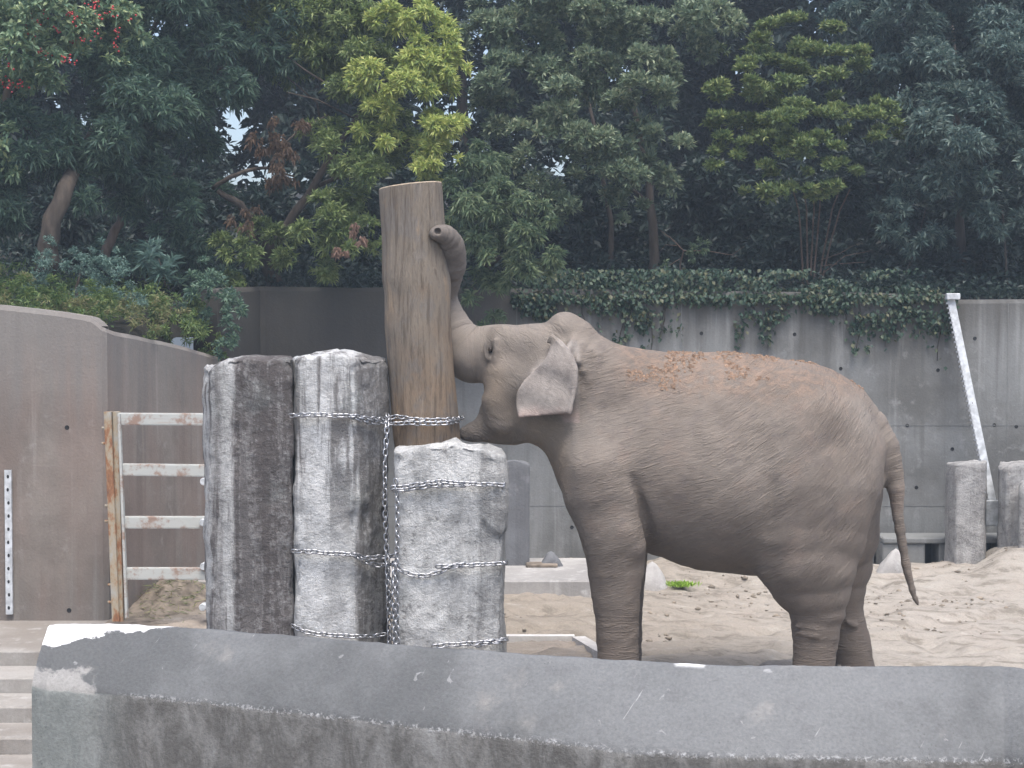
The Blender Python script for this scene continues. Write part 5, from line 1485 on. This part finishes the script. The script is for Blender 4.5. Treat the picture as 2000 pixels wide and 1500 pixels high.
# ivy curtain on the back wall
tops = [(1010, 600), (1080, 655), (1130, 640), (1180, 655), (1205, 690), (1235, 650), (1262, 700), (1285, 690), (1300, 640), (1330, 665), (1345, 605), (1380, 592), (1425, 600), (1436, 690), (1450, 660), (1470, 615), (1500, 695), (1512, 640), (1540, 612), (1590, 606), (1640, 625), (1665, 690), (1690, 705), (1715, 660), (1740, 690), (1765, 640), (1800, 660), (1830, 700), (1850, 735), (1860, 640), (1868, 600)]
tx, ty = [t[0] for t in tops], [t[1] for t in tops]
N_ = 12500
pxr = rng.uniform(1000, 1866, N_); u = rng.random(N_)
low_y = np.interp(pxr, tx, ty) + rng.normal(size=N_) * 5
pyr = 560 + (low_y - 560) * u
keep = rng.random(N_) < np.clip(0.95 - 0.75 * u ** 2 - 0.8 * (fbm(np.column_stack([pxr / 70, pyr / 45, 0 * pxr]), 3, 15) > 0.12) * (pyr > 590) - 0.25 * (fbm(np.column_stack([pxr / 22, pyr / 22, 0 * pxr]), 3, 5) < -0.1), 0.05, 1)
pxr, pyr = pxr[keep], pyr[keep]
pos = np.array([at(a_, b_, 19.49 - abs(rng.normal()) * 0.05) for a_, b_ in zip(pxr, pyr)])
above = pos[:, 2] > 2.96
pos[above, 1] += rng.uniform(0, 0.7, above.sum())
extra = np.column_stack([rng.uniform(-1.2, 4.95, 7000), rng.uniform(19.44, 19.85, 7000), 2.95 + rng.random(7000) ** 1.5 * 0.3])
extra = extra[fbm(np.column_stack([extra[:, 0] * 2.2, extra[:, 2] * 6, 0 * extra[:, 0]]), 3, 61) > -0.15]
pos = np.vstack([pos, extra]); pxr = np.concatenate([pxr, extra[:, 0]])
dirs = unit(np.column_stack([rng.normal(size=len(pos)) * 0.7, -0.35 + 0 * pxr, -0.7 + 0.5 * rng.normal(size=len(pos))]))
V, T = leaves(pos, dirs, 0.055, 0.046, 0.1, 0.1)
ib = np.array([2.6, 19.45, 2.9])
ivy = empty('ivy', ib, 'dark ivy curtain hanging over the top of the back wall', 'ivy')
tag(obj('leaves', mesh_np('leaves', V - ib, None, T, False), LM['ivy'], ivy), kind='stuff')
for k in range(26):
    px = rng.uniform(1090, 1855); y1_ = np.interp(px, tx, ty) - 6
    pts = [at(px + 6 * math.sin(t * 5 + k), 575 + (y1_ - 575) * t, 19.485) - ib for t in np.linspace(0, 1, 6)]
    MB().tube(pts, [0.005] * 5 + [0.003], 5).build('stem', BK, ivy, smooth=True)

# ground cover under the trees
N_ = 26000
Xg = rng.uniform(-7, 8, N_); Yg = 19.6 + rng.random(N_) ** 2.2 * 6.5
Zg = hill_z(Xg, Yg) + rng.uniform(0, 0.28, N_) * (0.4 + rng.random(N_))
dirs = unit(np.column_stack([rng.normal(size=N_), -0.4 + rng.normal(size=N_) * .6, 0.5 + rng.normal(size=N_) * .5]))
V, T = leaves(np.column_stack([Xg, Yg, np.maximum(Zg, 2.95)]), dirs, 0.075, 0.045)
tag(obj('undergrowth', mesh_np('undergrowth', V, None, T, False), LM['back']), 'dark leafy undergrowth covering the slope below the trees', 'ground cover', kind='stuff')
N_ = 14000
Xg = -3.8 - rng.random(N_) * 5; Yg = rng.uniform(15.6, 19.9, N_)
Zg = bank_z(Xg, Yg) + rng.uniform(0, 0.22, N_)
dirs = unit(np.column_stack([rng.normal(size=N_), -0.4 + rng.normal(size=N_) * .6, 0.7 + rng.normal(size=N_) * .5]))
V, T = leaves(np.column_stack([Xg, Yg, Zg]), dirs, 0.08, 0.022)
tag(obj('bank_cover', mesh_np('bank_cover', V, None, T, False), LM['green_herb']), 'low green ground cover on the left bank', 'ground cover', kind='stuff')

# small growth in the yard
def tuft(name, px, py, Y, nbl, spread_, hgt, mk, lab):
    b0 = at(px, py, Y)
    P = b0 + np.column_stack([rng.normal(size=nbl) * spread_, rng.normal(size=nbl) * spread_ * .6, 0 * np.arange(nbl)])
    D = unit(np.column_stack([rng.normal(size=nbl) * .5, rng.normal(size=nbl) * .5, np.ones(nbl)]))
    V, T = leaves(P, D, hgt, 0.016, 0.2)
    root = empty(name, b0, lab, 'plant')
    obj('foliage', mesh_np('foliage', V - b0, None, T, False), LM[mk], root)
tuft('grass_tuft', 1328, 1146, 17.25, 260, 0.07, 0.08, 'grass', 'small bright green grass tuft below the belly of the elephant')
tuft('weed', 325, 1166, 16.4, 90, 0.035, 0.16, 'grass', 'small bright green weed growing behind the gate')
# straw and soil heap behind the gate
def heap_z(X, Y): return 0.012 + 0.26 * np.exp(-((X + 3.1) / 0.35) ** 2 - ((Y - 16.1) / 0.45) ** 2) * (1 + 0.3 * fbm(np.stack([X * 5, Y * 5, 0 * X], -1), 3, 9)) - 0.015
o = obj('soil_heap', grid_mesh('soil_heap', np.linspace(-3.5, -2.35, 40), np.linspace(15.2, 17.4, 50), heap_z), M['dirt'])
tag(o, 'low heap of brown soil and straw behind the gate', 'soil heap')
N_ = 700
Xg = -3.1 + rng.normal(size=N_) * .25; Yg = 15.9 + rng.normal(size=N_) * .3; Zg = heap_z(Xg, Yg) + 0.005
ok = (Xg > -3.45) & (Xg < -2.4)
dirs = unit(np.column_stack([rng.normal(size=N_), rng.normal(size=N_), 0.15 + 0.2 * rng.normal(size=N_)]))
V, T = leaves(np.column_stack([Xg, Yg, Zg])[ok], dirs[ok], 0.09, 0.008, 0.0)
tag(obj('straw', mesh_np('straw', V, None, T, False), LM['herb']), 'loose dry straw scattered on the soil behind the gate', 'straw', kind='stuff')

# ------------------------------------------------------------------ thin bluish haze volume added to lift the dark tones
hz = bpy.data.materials.new('added_haze'); hz.use_nodes = True
for nd in list(hz.node_tree.nodes):
    if nd.type != 'OUTPUT_MATERIAL': hz.node_tree.nodes.remove(nd)
pv = hz.node_tree.nodes.new('ShaderNodeVolumePrincipled')
pv.inputs['Color'].default_value = (0.74, 0.87, 1.0, 1.0)
pv.inputs['Density'].default_value = 0.0028
pv.inputs['Anisotropy'].default_value = 0.2
hz.node_tree.links.new(pv.outputs[0], hz.node_tree.nodes['Material Output'].inputs['Volume'])
tag(MB().box((-160, -160, -2.6), (160, 260, 13.0)).build('haze', hz), kind='stuff')
